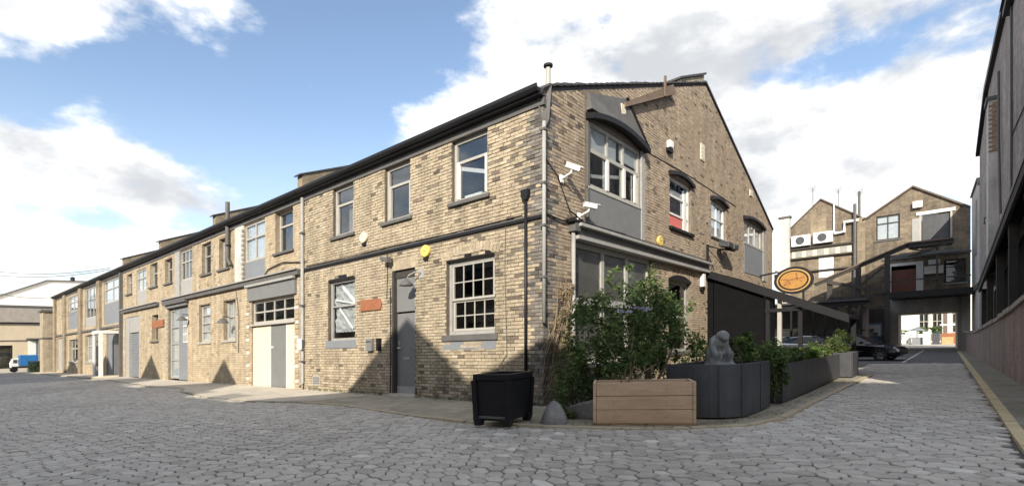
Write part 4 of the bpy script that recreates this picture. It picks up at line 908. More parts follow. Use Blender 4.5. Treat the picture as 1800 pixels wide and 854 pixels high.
# ================================================================ RIGHT-HAND SIDE OF THE STREET
def right_side():
    T = thing('boundary_wall', 8.8, 15, 'low stained pinkish brick wall with broken coping along the street', 'wall')
    pr = [(2, 2.3), (6, 2.22), (8.6, 2.12), (11, 1.95), (15, 1.75), (20, 1.55), (27, 1.3), (40, 1.25)]
    wall(PW, pr, [], 'redwall', T, 'wall', thick=.3)
    for (xa, za), (xb, zb) in zip(pr, pr[1:]):
        k = max(1, int((xb - xa) / .7))
        for i in range(k):
            x0 = xa + (xb - xa) * i / k; x1 = xa + (xb - xa) * (i + 1) / k - .03; f = lambda x: za + (zb - za) * (x - xa) / (xb - xa)
            j = random.uniform(-.02, .03); MB().pb(PW, x0, x1, f(x0) + .003, f(x0) + .12 + j, -.33, .06 + random.uniform(-.02, .03), f(x1) + .003, f(x1) + .12 + j).build('coping_stone', 'fargrey', T)
    T = thing('lean_to_shed', 8.8, 15, 'black open-fronted timber lean-to behind the boundary wall', 'shed')
    zr = lambda u: 3.5 + (22.9 - u) * .122
    MB().hexa([PW.p(3, zr(3), .12), PW.p(23, zr(23), .12), PW.p(23, zr(23) + .5, -.55), PW.p(3, zr(3) + .5, -.55), PW.p(3, zr(3) + .12, .12), PW.p(23, zr(23) + .12, .12), PW.p(23, zr(23) + .62, -.55), PW.p(3, zr(3) + .62, -.55)]).build('roof', 'black', T)
    MB().pb(PW, 3, 23, zr(3) - .28, zr(3) - .005, .02, .1, zr(23) - .28, zr(23) - .005).build('eaves_beam', 'timber', T)
    for u in (8.2, 11.8, 15.6, 19.6, 22.6): MB().pb(PW, u, u + .22, top_at(pr, u) + .1, zr(u) - .2, -.2, 0).build('post', 'timber', T)
    for u in (8.2, 11.8, 15.6, 19.6): MB().pbar(PW, u + .2, zr(u) - 1.0, u + 1.1, zr(u) - .3, .12, -.14, -.05).each('brace', 'timber', T)
    MB().pb(PW, 3, 23, .2, zr(3) - .3, -.48, -.44, .2, zr(23) - .3).build('back_boards', 'black_matt', T)
    MB().pb(PW, 14.2, 15.2, 1.9, 2.6, -.42, -.38).build('board_patch', 'wood', T)
    # tall rendered building nearest
    T = thing('tall_rendered_building', 12, 6, 'tall mauve-grey rendered building with black eaves at the right edge', 'building')
    MB().box(9.0, 17, 7, 17.2, -.3, 13.2).build('wall', 'render_mauve', T); MB().box(8.78, 17.2, 6.8, 17.35, 13.2, 13.5).build('eaves', 'black', T)
    MB().hexa([(8.7, 6.7, 13.5), (17.3, 6.7, 13.5), (17.3, 17.45, 13.5), (8.7, 17.45, 13.5), (12.8, 6.7, 15.5), (13.2, 6.7, 15.5), (13.2, 17.45, 15.5), (12.8, 17.45, 15.5)]).build('roof', 'slate', T)
    MB().tube([(8.96, 16.6, 13.2), (8.96, 16.6, 5.5)], .035, 8).build('rainwater_pipe', 'lead', T)
    MB().tube([(8.97, 8, 8.6), (8.97, 12, 8.4), (8.97, 17, 8.5)], .02, 5).build('cable', 'black', T)
    # block beyond, with a brick chimney breast
    T = thing('rendered_block', 12, 26, 'pale grey rendered block with a slanting black roof edge beyond the tall building', 'building')
    sd = Plane((9.0, 0), (0, 1), (-1, 0))
    MB().prism(sd, [(17.3, -.3), (17.3, 13.9), (27.2, 13.9), (33.5, 12.3), (33.5, -.3)], -8, 0).build('wall', 'render_mauve', T)
    MB().prism(sd, [(17.3, 13.92), (27.2, 13.92), (33.7, 12.27), (33.7, 12.5), (27.25, 14.2), (17.3, 14.2)], -8, .18).each('roof_edge', 'black', T)
    ch = MB().box(8.66, 9.4, 21.6, 22.6, 3.4, 11.6).build('chimney_breast', 'render_grey', T)
    for r in range(22):
        for c in range(3):
            x0 = 8.66 + c * .25 + (.12 if r % 2 else 0); x1 = min(x0 + .235, 9.38)
            if x1 - x0 > .04: MB().box(x0, x1, 21.585 + random.uniform(-.006, .004), 21.605, 9.3 + r * .1, 9.385 + r * .1).build('brick', 'brick_pink', ch, tone=random.uniform(.2, .9))
    MB().box(8.58, 9.5, 21.5, 22.7, 11.6, 11.75).build('chimney_capping', 'lead', ch)
    MB().tube([(8.93, 20.8, 12.5), (8.9, 20.3, 9.5), (8.9, 19.6, 6.2)], .045, 8).build('rainwater_pipe', 'lead', T)
    MB().tube([(8.98, 24.5, 6.9), (8.7, 24.5, 6.9), (8.7, 24.5, 6.6)], .05, 8).build('vent_pipe', 'lead', T)
    T = thing('corner_block', 9.6, 38, 'narrow grey rendered link block beside the passage building', 'building')
    MB().prism(sd, [(33.6, -.3), (33.6, 10.4), (35, 11.1), (41.9, 11.3), (41.9, -.3)], -5, -.02).build('wall', 'render_grey', T)
    MB().pb(sd, 33.6, 41.9, 4.1, 4.4, -.02, .1).build('band', 'lead', T); MB().pb(sd, 36, 37.2, 6.5, 10, -.02, .05).build('pilaster', 'grey_light', T)
    MB().prism(sd, [(33.5, 10.42), (35, 11.12), (41.9, 11.32), (41.9, 11.45), (35, 11.25), (33.5, 10.55)], -5, .08).build('coping', 'lead', T)
M['brick_pink'] = mat('pink_brick', (1, 1, 1), .9, .25, 3, .6, 40, attr=[(0, (.22, .14, .10)), (.5, (.38, .25, .18)), (1, (.48, .36, .27))])
right_side()

# ================================================================ FAR END OF THE STREET
def far_end():
    T = thing('passage_building', 5.5, 42, 'tan gabled brick building with a vehicle passage at the street end', 'building')
    prof = [(2.25, 10.75), (5.56, 12.9), (8.95, 10.6)]
    ops = [(3.18, 4.74, 9.0, 11.0), (6.09, 7.78, 8.5, 10.6), (4.2, 5.74, 4.5, 6.75), (7.45, 8.7, 5.1, 6.9), (4.6, 8.25, -.6, 2.95)]
    w = wall(PF, prof, ops, 'tan_brickwork', T, 'gable_wall')
    MB().box(2.25, 2.55, 42.31, 49, -.6, 10.7).box(8.65, 8.95, 42.31, 49, -.6, 10.5).box(2.56, 8.64, 48.7, 49, 2.95, 10.6).each('rear_wall', 'stucco', T)
    MB().box(2.56, 8.64, 42.31, 48.69, 2.96, 3.3).build('passage_ceiling', 'cream', T)
    MB().box(4.3, 4.59, 42.31, 48.69, -.6, 2.955).box(8.26, 8.6, 42.31, 48.69, -.6, 2.955).each('passage_wall', 'cream', T)
    MB().box(2.6, 8.6, 43.5, 48.5, 3.4, 10.4).each('interior_partition', 'dark_room', T)
    for (xa, za), (xb, zb) in zip(prof, prof[1:]):
        MB().hexa([(xa, 41.8, za), (xb, 41.8, zb), (xb, 49.1, zb), (xa, 49.1, za), (xa, 41.8, za + .14), (xb, 41.8, zb + .14), (xb, 49.1, zb + .14), (xa, 49.1, za + .14)]).build('roof', 'farroof', T)
    window(PF, T, 3.18, 4.74, 9.0, 11.0, 'timber', 2, (.7, .3), .1, .1, .06, 'lead', .1, .08, back='curtain')
    MB().pb(PF, 6.12, 7.75, 8.5, 10.55, -.2, -.08).build('loading_door', 'charcoal', T); MB().pb(PF, 5.75, 8.1, 10.6, 10.85, 0, .1).build('lintel', 'white_frame', T)
    MB().pb(PF, 7.8, 7.92, 8.4, 10.6, 0, .06).pb(PF, 5.95, 6.07, 8.4, 10.6, 0, .06).each('door_frame', 'grey_frame', T)
    MB().pb(PF, 5.5, 5.95, 8.6, 10.4, .0, .05).build('repair_panel', 'grey_light', T)
    MB().pb(PF, 5.55, 6.15, 11.2, 11.7, .0, .35).build('extract_box', 'white', T)
    MB().pb(PF, 4.22, 5.7, 4.5, 6.45, -.2, -.1).build('door', 'reddoor', T); MB().pb(PF, 3.95, 4.19, 4.4, 6.95, 0, .06).pb(PF, 5.75, 6.2, 4.4, 6.75, 0, .06).pb(PF, 3.95, 6.2, 6.76, 6.98, 0, .062).each('door_frame', 'white_frame', T)
    window(PF, T, 7.45, 8.7, 5.1, 6.9, 'timber', 1, (.7, .3), .1, .1, .06, 'grey_light', .1, .08, glass='glass_dark', back='blind')
    MB().pb(PF, 6.25, 7.4, 5.9, 6.5, .05, .4).build('air_unit', 'white', T); MB().pb(PF, 6.5, 7.2, 6.65, 7.0, .05, .2).build('air_unit', 'white', T)
    # portal surround
    MB().pb(PF, 3.9, 4.58, -.5, 4.1, .01, .12).pb(PF, 8.27, 8.95, -.5, 4.1, .01, .12).pb(PF, 4.581, 8.269, 2.96, 4.1, .01, .11).each('portal', 'render_grey', T)
    MB().pb(PF, 8.3, 8.42, -.2, 4.0, .121, .2).build('rainwater_pipe', 'grey_light', T)
    MB().pb(PF, 3.6, 9.0, 7.3, 7.45, 0, .12).build('band', 'lead', T)
    # neighbour with the air units
    T = thing('gabled_neighbour', -.8, 42, 'gabled brick building with air units and pipework left of the passage building', 'building')
    prof = [(-3.8, 10.4), (-.75, 13.2), (2.2, 11.1)]
    wall(PF, prof, [], 'tan_brickwork', T, 'gable_wall')
    MB().box(-3.8, 2.2, 42.31, 50, -.6, 10.4).build('building_mass', 'stucco', T)
    for (xa, za), (xb, zb) in zip(prof, prof[1:]):
        MB().hexa([(xa, 41.85, za), (xb, 41.85, zb), (xb, 50, zb), (xa, 50, za), (xa, 41.85, za + .12), (xb, 41.85, zb + .12), (xb, 50, zb + .12), (xa, 50, za + .12)]).build('roof', 'farroof', T)
    MB().pb(PF, -1.53, -.32, 10.2, 11.7, 0, .04).build('bricked_opening', 'stucco', T)
    MB().pb(PF, -3.9, -3.1, -.5, 12.0, .0, .5).build('corner_pier', 'render_grey', T); MB().pb(PF, -4.0, -3.0, 12.0, 12.15, 0, .6).build('pier_capping', 'lead', T)
    for z, t in ((9.02, .16), (8.2, .14), (7.0, .1)): MB().pb(PF, -3.05, 1.6, z, z + t, 0, .25).build('ledge', 'timber', T)
    MB().pb(PF, -3.0, 1.5, 8.36, 8.98, 0, .06).build('pale_band', 'cream', T)
    for i in range(5): MB().pb(PF, -2.7 + i * .85, -2.2 + i * .85, 8.42, 8.9, .061, .10).build('band_panel', 'grey_light', T)
    MB().pb(PF, -.9, .2, 6.4, 8.15, 0, .05).build('render_patch', 'farwhite', T)
    MB().tube([(.25, 41.8, 10.2), (.25, 41.8, 13.0)], .06, 8).tube([(.25, 41.75, 10.1), (1.0, 41.75, 10.1), (1.0, 41.75, 10.9), (2.0, 41.75, 10.9)], .14, 8).build('duct', 'white', T)
    MB().tube([(1.75, 41.7, -.2), (1.75, 41.7, 12.3)], .12, 8).build('soil_pipe', 'lead', T); MB().pb(PF, 1.9, 2.45, 4, 11.1, 0, .2).build('pilaster', 'stucco', T)
    for i, (x, z, lab) in enumerate(((-2.18, 9.32, 'white air conditioning unit, the left of two on the gabled neighbour'), (-.5, 9.36, 'white air conditioning unit, nearer the soil pipe on the gabled neighbour'))):
        A = thing('air_conditioner', x, 41.75, lab, 'air conditioner', 'air conditioners on the far wall', z)
        MB().box(x - .78, x + .68, 41.5, 41.98, z, z + .95).build('casing', 'white', A, bevel=.03)
        MB().lathe((x - .1, 41.5, z + .48), [(.05, -.03), (.34, -.03), (.36, .0)], 14, 'y').build('fan_grille', 'charcoal', A)
    for (x, z, h, lab) in ((-1.4, 12.75, 1.7, 'thin branched television aerial on the gabled neighbour'), (.5, 12.4, 1.5, 'short mast with crossed aerial rods near the duct'), (2.0, 11.2, 2.2, 'dark flue mast with a small flat arm beside the pier')):
        A = thing('aerial', x, 42.3, lab, 'aerial', 'roof aerials', z)
        MB().tube([(x, 42.3, z - .3), (x, 42.3, z + h)], .03 if h < 2 else .1, 6).build('mast', 'lead', A)
        m = MB()
        for k in range(4): m.tube([(x - .35 + .05 * k, 42.3, z + h - .12 * k), (x + .3, 42.1, z + h - .12 * k + .15)], .018, 5)
        m.build('rods', 'lead', A)
    # covered timber staircase and deck
    T = thing('timber_staircase', 4, 38, 'dark covered timber staircase and deck in front of the passage building', 'staircase')
    P2 = Plane((0, 38), (1, 0), (0, -1))
    MB().pbar(P2, -.6, 5.5, 5.35, 7.8, .3, -.1, .1).pb(P2, 5.3, 7.9, 7.6, 7.85, -.1, .1).build('roof_beam', 'timber', T)
    MB().hexa([P2.p(-.7, 5.6, -2.2), P2.p(5.35, 7.95, -2.2), P2.p(5.35, 7.9, .2), P2.p(-.7, 5.5, .2), P2.p(-.7, 5.72, -2.2), P2.p(5.35, 8.05, -2.2), P2.p(5.35, 8.0, .2), P2.p(-.7, 5.62, .2)]).pb(P2, 5.352, 7.9, 7.9, 8.02, -3.4, .2).build('roof', 'farroof', T)
    for x, z0, z1 in ((.3, 0, 5.8), (2.2, 0, 6.6), (4.0, -.2, 7.3)): MB().pb(P2, x - .03, x + .31, z0, z1, -.16, .16).build('post', 'timber', T)
    MB().pb(P2, 6.95, 7.08, 4.45, 7.5, -.1, .03).build('post', 'timber', T)
    MB().pbar(P2, .3, 5.6, 4.1, 4.5, .28, .17, .3).build('handrail', 'timber', T); MB().pb(P2, .62, 3.96, 4.15, 4.38, -.1, .1).build('rail', 'timber', T)
    MB().pb(P2, .62, 3.96, 3.3, 3.46, -.1, .1).build('rail', 'timber', T)
    MB().pbar(P2, 2.55, 5.2, 3.9, 6.4, .16, -.1, 0).build('strut', 'timber', T)
    MB().pb(P2, 4.35, 8.8, 5.2, 5.28, .2, .28).build('deck_rail', 'timber', T)
    MB().pbar(P2, 5.4, 7.0, 7.6, 7.6, .1, .1, .16).pbar(P2, 5.4, 7.55, 7.3, 7.0, .1, -.1, 0).each('brace', 'timber', T)
    MB().pb(P2, 4.27, 8.9, 4.0, 4.42, -3.8, .3).build('deck', 'black', T); MB().pb(P2, 4.27, 8.4, 7.0, 7.2, -.08, .08).build('tie_beam', 'lead', T)
    for i in range(12): MB().pb(P2, .7 + i * .28, .98 + i * .28, 3.9 - i * .28, 4.0 - i * .28, -1.6, -.3).build('tread', 'timber', T)
    T = thing('timber_store', 2, 39, 'dark boarded ground-floor store with a blue-grey door under the staircase', 'shed')
    for i in range(20): MB().box(-1.0 + i * .25, -.76 + i * .25, 39.2, 39.26 + random.uniform(0, .02), -.3, 3.3).build('board', 'timber', T)
    MB().box(-1.0, 4.0, 39.3, 41.8, -.3, 3.3).build('store_body', 'black_matt', T)
    d = MB().box(2.45, 3.75, 39.12, 39.19, -.2, 2.2).build('door', 'bluedoor', T); MB().box(2.55, 3.65, 39.1, 39.118, 1.2, 2.05).build('door_light', 'grey_light', d)
    MB().box(2.3, 4.0, 39.05, 39.18, 2.25, 2.5).build('lintel', 'timber', T)
M['tan_brickwork'] = mat('tan_brickwork', (.30, .24, .17), .92, .35, 4, .6, 22, c2=(.20, .165, .125), blot=((.11, .09, .07), .57, .8), courses=(.5, .16, .45), streak=.35)
far_end()

def beyond_passage():
    T = thing('courtyard_house', 6, 76, 'sunlit white courtyard building seen through the passage', 'building')
    PB = Plane((0, 74), (1, 0), (0, -1))
    wall(PB, [(-6, 7), (20, 7)], [(1.5, 3, 1.2, 3.8), (5.4, 6.4, 1.0, 4.4), (6.7, 7.7, 1.0, 4.4), (8.6, 10, 1.2, 3.6)], 'farwhite', T)
    MB().box(-6, 20, 74.35, 80, -1, 7).build('building_mass', 'dark_room', T)
    for o_ in [(1.5, 3, 1.2, 3.8), (5.4, 6.4, 1.0, 4.4), (6.7, 7.7, 1.0, 4.4), (8.6, 10, 1.2, 3.6)]: window(PB, T, *o_, 'grey_frame', 2, (.5, .5), .1, .1, .08, 'grey_frame')
    MB().pb(PB, 7.9, 8.2, -.5, 6.5, 0, .3).build('pilaster', 'timber_red', T); MB().pb(PB, -5, 5.2, -.6, .9, .3, .6).build('planter_wall', 'cream', T)
    for (x, u, r, lab) in ((5.6, 70, .7, 'bright green bush in the courtyard, left of two seen through the passage'), (7.0, 69.5, .75, 'bright green bush in the courtyard, right of two seen through the passage'), (3.6, 71.5, 1.1, 'long low yellowish bush against the white courtyard wall')):
        A = thing('courtyard_bush', x, u, lab, 'bush'); leaves('foliage', A, [((x, u, 1.55), (r, .5, .42))], 900, .16, 'leaf_bright', seed=int(x * 10))
        MB().box(x - r, x + r, u - .4, u + .4, -.1, 1.15).build('tub', 'farwhite', A)
    # bicycle
    A = thing('bicycle', 4.3, 65, 'bicycle parked at the left inside the passage opening', 'bicycle')
    for x in (3.8, 4.85):
        rim = [(x + .34 * math.cos(g), 65, .36 + .34 * math.sin(g)) for g in np.linspace(0, 2 * math.pi, 19)]
        MB().tube(rim, .025, 5).build('wheel', 'tyre', A)
    MB().tube([(3.8, 65, .36), (4.1, 65, .95), (4.65, 65, .9), (4.25, 65, .35), (4.1, 65, .95)], .025, 5).tube([(4.85, 65, .36), (4.6, 65, 1.05), (4.5, 64.9, 1.1)], .022, 5).build('frame', 'charcoal', A)
    MB().ell((4.08, 65, 1.02), (.14, .07, .04)).build('saddle', 'black', A)
    A = thing('cafe_counter', 5.6, 64.5, 'dark blue parasol-topped counter in the sunlit courtyard', 'counter')
    MB().lathe((5.4, 64.5, 1.55), [(.85, 0), (.5, .22), (.05, .38)], 10).build('canopy', 'blue_grey', A); MB().tube([(5.4, 64.5, -.1), (5.4, 64.5, 1.6)], .05, 6).build('post', 'charcoal', A); MB().box(4.95, 5.9, 64.2, 64.9, -.1, .8).build('counter', 'blue_grey', A)
    for (x, mt_, h, lab) in ((6.25, 'white', 1.35, 'white cabinet standing in the courtyard beyond the passage'), (7.05, 'charcoal', 1.2, 'dark wheeled bin standing in the courtyard beyond the passage')):
        A = thing('courtyard_cabinet', x, 64, lab, 'cabinet'); MB().box(x - .32, x + .32, 63.7, 64.3, -.1, h).build('body', mt_, A, bevel=.03); MB().box(x - .36, x + .36, 63.66, 64.34, h + .002, h + .08).build('lid', mt_, A, bevel=.02)
    A = thing('wooden_crate', 8.0, 64, 'tan wooden crate at the right inside the passage opening', 'crate')
    for k in range(3): MB().box(7.55, 8.5, 63.6, 64.2, k * .26, k * .26 + .24).build('plank', 'brownbox', A)
    A = thing('market_stall', 8.3, 66.5, 'small stall with white roof behind the tan crate', 'stall')
    MB().box(7.4, 9.6, 66, 67.4, 2.05, 2.2).build('roof', 'farwhite', A); MB().box(7.5, 9.5, 66.3, 67.2, -.1, 1.2).build('counter', 'rust', A)
    for x in (7.5, 9.4): MB().box(x, x + .1, 66.1, 66.2, 1.2, 2.05).build('post', 'timber', A)
    o_ = MB().slab([(-8, 49.1), (22, 49.1), (22, 74), (-8, 74)], -.1, -.01).build('courtyard_paving', 'concrete'); o_['kind'] = 'structure'
beyond_passage()

# ================================================================ TERRACE CANOPY, SIGN, CARS
def canopy():
    T = thing('cafe_canopy', 2.2, 15, 'black lean-to canopy with dark side curtain against the gable wall', 'canopy')
    z = lambda a: 4.0 - .44 * a
    MB().hexa([(.32, 10.62, z(.32)), (4.6, 10.62, z(4.6)), (4.6, 14.2, z(4.6)), (.32, 14.2, z(.32)), (.32, 10.62, z(.32) + .09), (4.6, 10.62, z(4.6) + .09), (4.6, 14.2, z(4.6) + .09), (.32, 14.2, z(.32) + .09)]).build('roof', 'black_matt', T)
    MB().hexa([(.02, 10.5, z(0) - .2), (4.65, 10.5, z(4.65) - .14), (4.65, 10.61, z(4.65) - .14), (.02, 10.61, z(0) - .2), (.02, 10.5, z(0) + .08), (4.65, 10.5, z(4.65) + .12), (4.65, 10.61, z(4.65) + .12), (.02, 10.61, z(0) + .08)]).build('front_beam', 'black', T)
    MB().hexa([(.3, 10.66, .05), (2.05, 10.66, .05), (2.05, 10.7, .05), (.3, 10.7, .05), (.3, 10.66, z(.3) - .02), (2.05, 10.66, z(2.05) - .02), (2.05, 10.7, z(2.05) - .02), (.3, 10.7, z(.3) - .02)]).build('side_curtain', 'black_matt', T)
    for (a, mt_) in ((2.12, 'black'), (2.5, 'grey_frame'), (3.15, 'black')): MB().box(a, a + .13, 10.66, 10.8, 0, z(a + .13) - .02).build('post', mt_, T)
    MB().box(2.1, 3.2, 10.63, 10.655, 2.3, 2.42).build('rail', 'black', T)
    MB().box(.05, .25, 10.7, 20.7, 0, 3.8).build('back_panel', 'black_matt', T)
    MB().box(4.35, 4.5, 14, 14.14, 0, 1.98).build('post', 'black', T)
    # glazed screen across the back of the yard behind the canopy
    T = thing('glazed_pavilion', 1, 30, 'dark-framed glazed pavilion behind the parked cars', 'pavilion')
    MB().box(-5, 3.2, 33, 33.15, 3.4, 3.7).box(-5, 3.2, 33, 33.12, 1.6, 1.7).build('beam', 'black', T)
    for i in range(12): MB().box(-5 + i * .72, -4.88 + i * .72, 33, 33.12, -.2, 3.4).each('mullion', 'black', T)
    for i in range(11): MB().box(-4.87 + i * .72, -4.29 + i * .72, 33.05, 33.06, 1.72, 3.38).build('pane', 'glass_dark', T); MB().box(-4.87 + i * .72, -4.29 + i * .72, 33.05, 33.06, -.1, 1.58).build('pane', 'glass_dark', T)
    MB().box(-5, 3.2, 35.5, 35.6, -.2, 3.4).build('back_wall', 'fargrey', T); MB().box(-5.1, 3.3, 32.8, 36, 3.72, 3.85).build('roof', 'charcoal', T)
    # oval sign
    S = thing('oval_sign', 2.76, 12, 'oval gold sign with black rim standing above the black canopy', 'sign', z=2.8)
    def ellipse(rx, rz, u0, u1, mt_, name):
        n = 40; pts = [(2.76 + rx * math.cos(2 * math.pi * i / n), 3.5 + rz * math.sin(2 * math.pi * i / n)) for i in range(n)]
        PS = Plane((0, 12), (1, 0), (0, -1)); return MB().prism(PS, pts, u0, u1).build(name, mt_, S)
    ellipse(.66, .51, -.06, .02, 'black', 'rim'); ellipse(.56, .42, .02, .03, 'gold_pale', 'gold_ring'); ellipse(.51, .375, .03, .04, 'black', 'inner_rim'); ellipse(.45, .32, .04, .05, 'gold', 'face')
    PS = Plane((0, 12), (1, 0), (0, -1)); e = MB()
    for xa, za, xb, zb, w in ((-.42, .06, -.1, .02, .035), (-.1, .02, .12, .05, .05), (.12, .05, .4, .08, .035), (.1, .26, .14, .0, .04), (-.32, -.18, -.16, .0, .03), (-.3, -.17, -.1, -.12, .03), (-.16, .0, -.08, -.14, .03), (.2, .0, .3, -.08, .03)):
        e.pbar(PS, 2.76 + xa, 3.5 + za, 2.76 + xb, 3.5 + zb, w, .05, .056)
    e.build('emblem', 'rust', S)
    MB().box(2.4, 2.46, 12.0, 12.06, 2.7, 3.2).box(3.05, 3.11, 12.0, 12.06, 2.6, 3.2).build('bracket', 'black', S)
canopy()
def car(label, a, u, heading, paint, name='parked_car'):
    T = thing(name, a, u, label, 'car', 'cars parked by the canopy')
    c, s = math.cos(heading), math.sin(heading)
    def W(x, y, z): return (a + x * c - y * s, u + x * s + y * c, z)
    def loft(st, name, mt_, smooth=True):
        m = MB(); n = len(st[0][1])
        pts = [W(x, y, z) for x, ring in st for y, z in ring]
        F = [(i * n + k, i * n + (k + 1) % n, (i + 1) * n + (k + 1) % n, (i + 1) * n + k) for i in range(len(st) - 1) for k in range(n)]
        F += [tuple(range(n)), tuple((len(st) - 1) * n + k for k in range(n))]
        return m.add(pts, F).build(name, mt_, T, smooth=False, bevel=.03)
    def ring(w, z0, zb, zt): return [(-w * .9, z0), (-w, z0 + .12), (-w, (z0 + zb) / 2), (-w * .97, zb), (-w * .8, zt), (w * .8, zt), (w * .97, zb), (w, (z0 + zb) / 2), (w, z0 + .12), (w * .9, z0)]
    body = loft([(-2.15, ring(.72, .38, .72, .84)), (-2.05, ring(.82, .26, .80, .92)), (-1.4, ring(.9, .2, .86, .98)), (0, ring(.9, .2, .84, .94)), (.7, ring(.9, .2, .80, .92)), (1.5, ring(.88, .2, .72, .82)), (2.0, ring(.8, .22, .62, .7)), (2.15, ring(.66, .32, .55, .6))], 'body', paint)
    def cr(w, zb, wt, zt): return [(-w, zb), (-wt, zt), (wt, zt), (w, zb)]
    loft([(-1.75, cr(.74, .94, .7, .97)), (-1.1, cr(.78, .93, .6, 1.28)), (-.4, cr(.79, .92, .6, 1.36)), (.15, cr(.79, .91, .6, 1.33)), (.95, cr(.76, .88, .7, .91))], 'cabin_glass', 'glass_car')
    loft([(-1.15, [(-.6, 1.27), (-.55, 1.31), (.55, 1.31), (.6, 1.27)]), (-.4, [(-.62, 1.34), (-.56, 1.40), (.56, 1.40), (.62, 1.34)]), (.12, [(-.61, 1.32), (-.55, 1.37), (.55, 1.37), (.61, 1.32)])], 'roof', paint)
    for x in (-1.35, 1.35):
        for y in (-.82, .82):
            m = MB(); n = 20; R_ = .33
            prof = [(.22, -.1), (R_ - .02, -.1), (R_, -.07), (R_, .07), (R_ - .02, .1), (.22, .1)]
            for r, h in prof:
                for k in range(n): m.v.append(W(x + r * math.cos(2 * math.pi * k / n), y + h, .33 + r * math.sin(2 * math.pi * k / n)))
            for i in range(len(prof)):
                j = (i + 1) % len(prof)
                for k in range(n): m.f.append((i * n + k, i * n + (k + 1) % n, j * n + (k + 1) % n, j * n + k))
            wh = m.build('wheel', 'tyre', T)
            r_ = MB(); yo = y + (.085 if y > 0 else -.085)
            for k in range(8):
                g = 2 * math.pi * k / 8
                q = [(x + rr * math.cos(g + d), z_) for rr, d, z_ in ((.04, -.6, .33 + .04 * math.sin(g - .6)), (.22, -.12, .33 + .22 * math.sin(g - .12)), (.22, .12, .33 + .22 * math.sin(g + .12)), (.04, .6, .33 + .04 * math.sin(g + .6)))]
                r_.add([W(p, yo, z_) for p, z_ in q] + [W(p, yo - math.copysign(.03, y), z_) for p, z_ in q], [(0, 1, 2, 3), (7, 6, 5, 4), (0, 4, 5, 1), (1, 5, 6, 2), (2, 6, 7, 3), (3, 7, 4, 0)])
            r_.build('rim', 'rim', wh)
            ar = MB(); pts = [(x + .39 * math.cos(g), .33 + .39 * math.sin(g)) for g in np.linspace(0, math.pi, 11)]; yy = math.copysign(.885, y)
            for (xa, za), (xb, zb) in zip(pts, pts[1:]): ar.tube([W(xa, yy, za), W(xb, yy, zb)], .025, 5)
            ar.build('wheel_arch', 'black', T)
    for y in (-.62, .62):
        MB().add([W(1.86, y - .17, .58), W(1.86, y + .17, .58), W(2.1, y + .14, .46), W(2.1, y - .14, .46), W(1.9, y - .17, .72), W(1.9, y + .17, .72), W(2.14, y + .12, .56), W(2.14, y - .12, .56)], [(0, 1, 2, 3), (4, 7, 6, 5), (0, 4, 5, 1), (1, 5, 6, 2), (2, 6, 7, 3), (3, 7, 4, 0)]).build('headlight', 'lamp', T)
        MB().ell(W(.55, y * 1.62, .98), (.11, .09, .07)).build('door_mirror', paint, T)
    MB().add([W(2.13, -.45, .3), W(2.13, .45, .3), W(2.17, .4, .36), W(2.17, -.4, .36), W(2.13, -.45, .48), W(2.13, .45, .48), W(2.17, .4, .46), W(2.17, -.4, .46)], [(0, 1, 2, 3), (4, 7, 6, 5), (0, 4, 5, 1), (1, 5, 6, 2), (2, 6, 7, 3), (3, 7, 4, 0)]).build('grille', 'charcoal', T)
    for y in (-.901, .901): MB().add([W(-.5, y, .5), W(.6, y, .5), W(.6, y, .515), W(-.5, y, .515), W(-.5, y * 1.012, .5), W(.6, y * 1.012, .5), W(.6, y * 1.012, .515), W(-.5, y * 1.012, .515)], [(0, 1, 2, 3), (4, 7, 6, 5), (0, 4, 5, 1), (1, 5, 6, 2), (2, 6, 7, 3), (3, 7, 4, 0)]).build('side_trim', 'rim', T)
    return T
M['glass_car'] = mat('tinted_car_glass', (.03, .035, .04), .06, 0, 4)
car('black sports car with alloy wheels, nose towards the lane', 3.55, 23.8, R(-12), 'carblack')
car('silver car behind the planter shrubs, beside the black car', .9, 27.6, R(-8), 'carsilver')
car('silver car half hidden beyond the canopy, farthest from the lane', -1.2, 30.6, R(-8), 'carsilver')

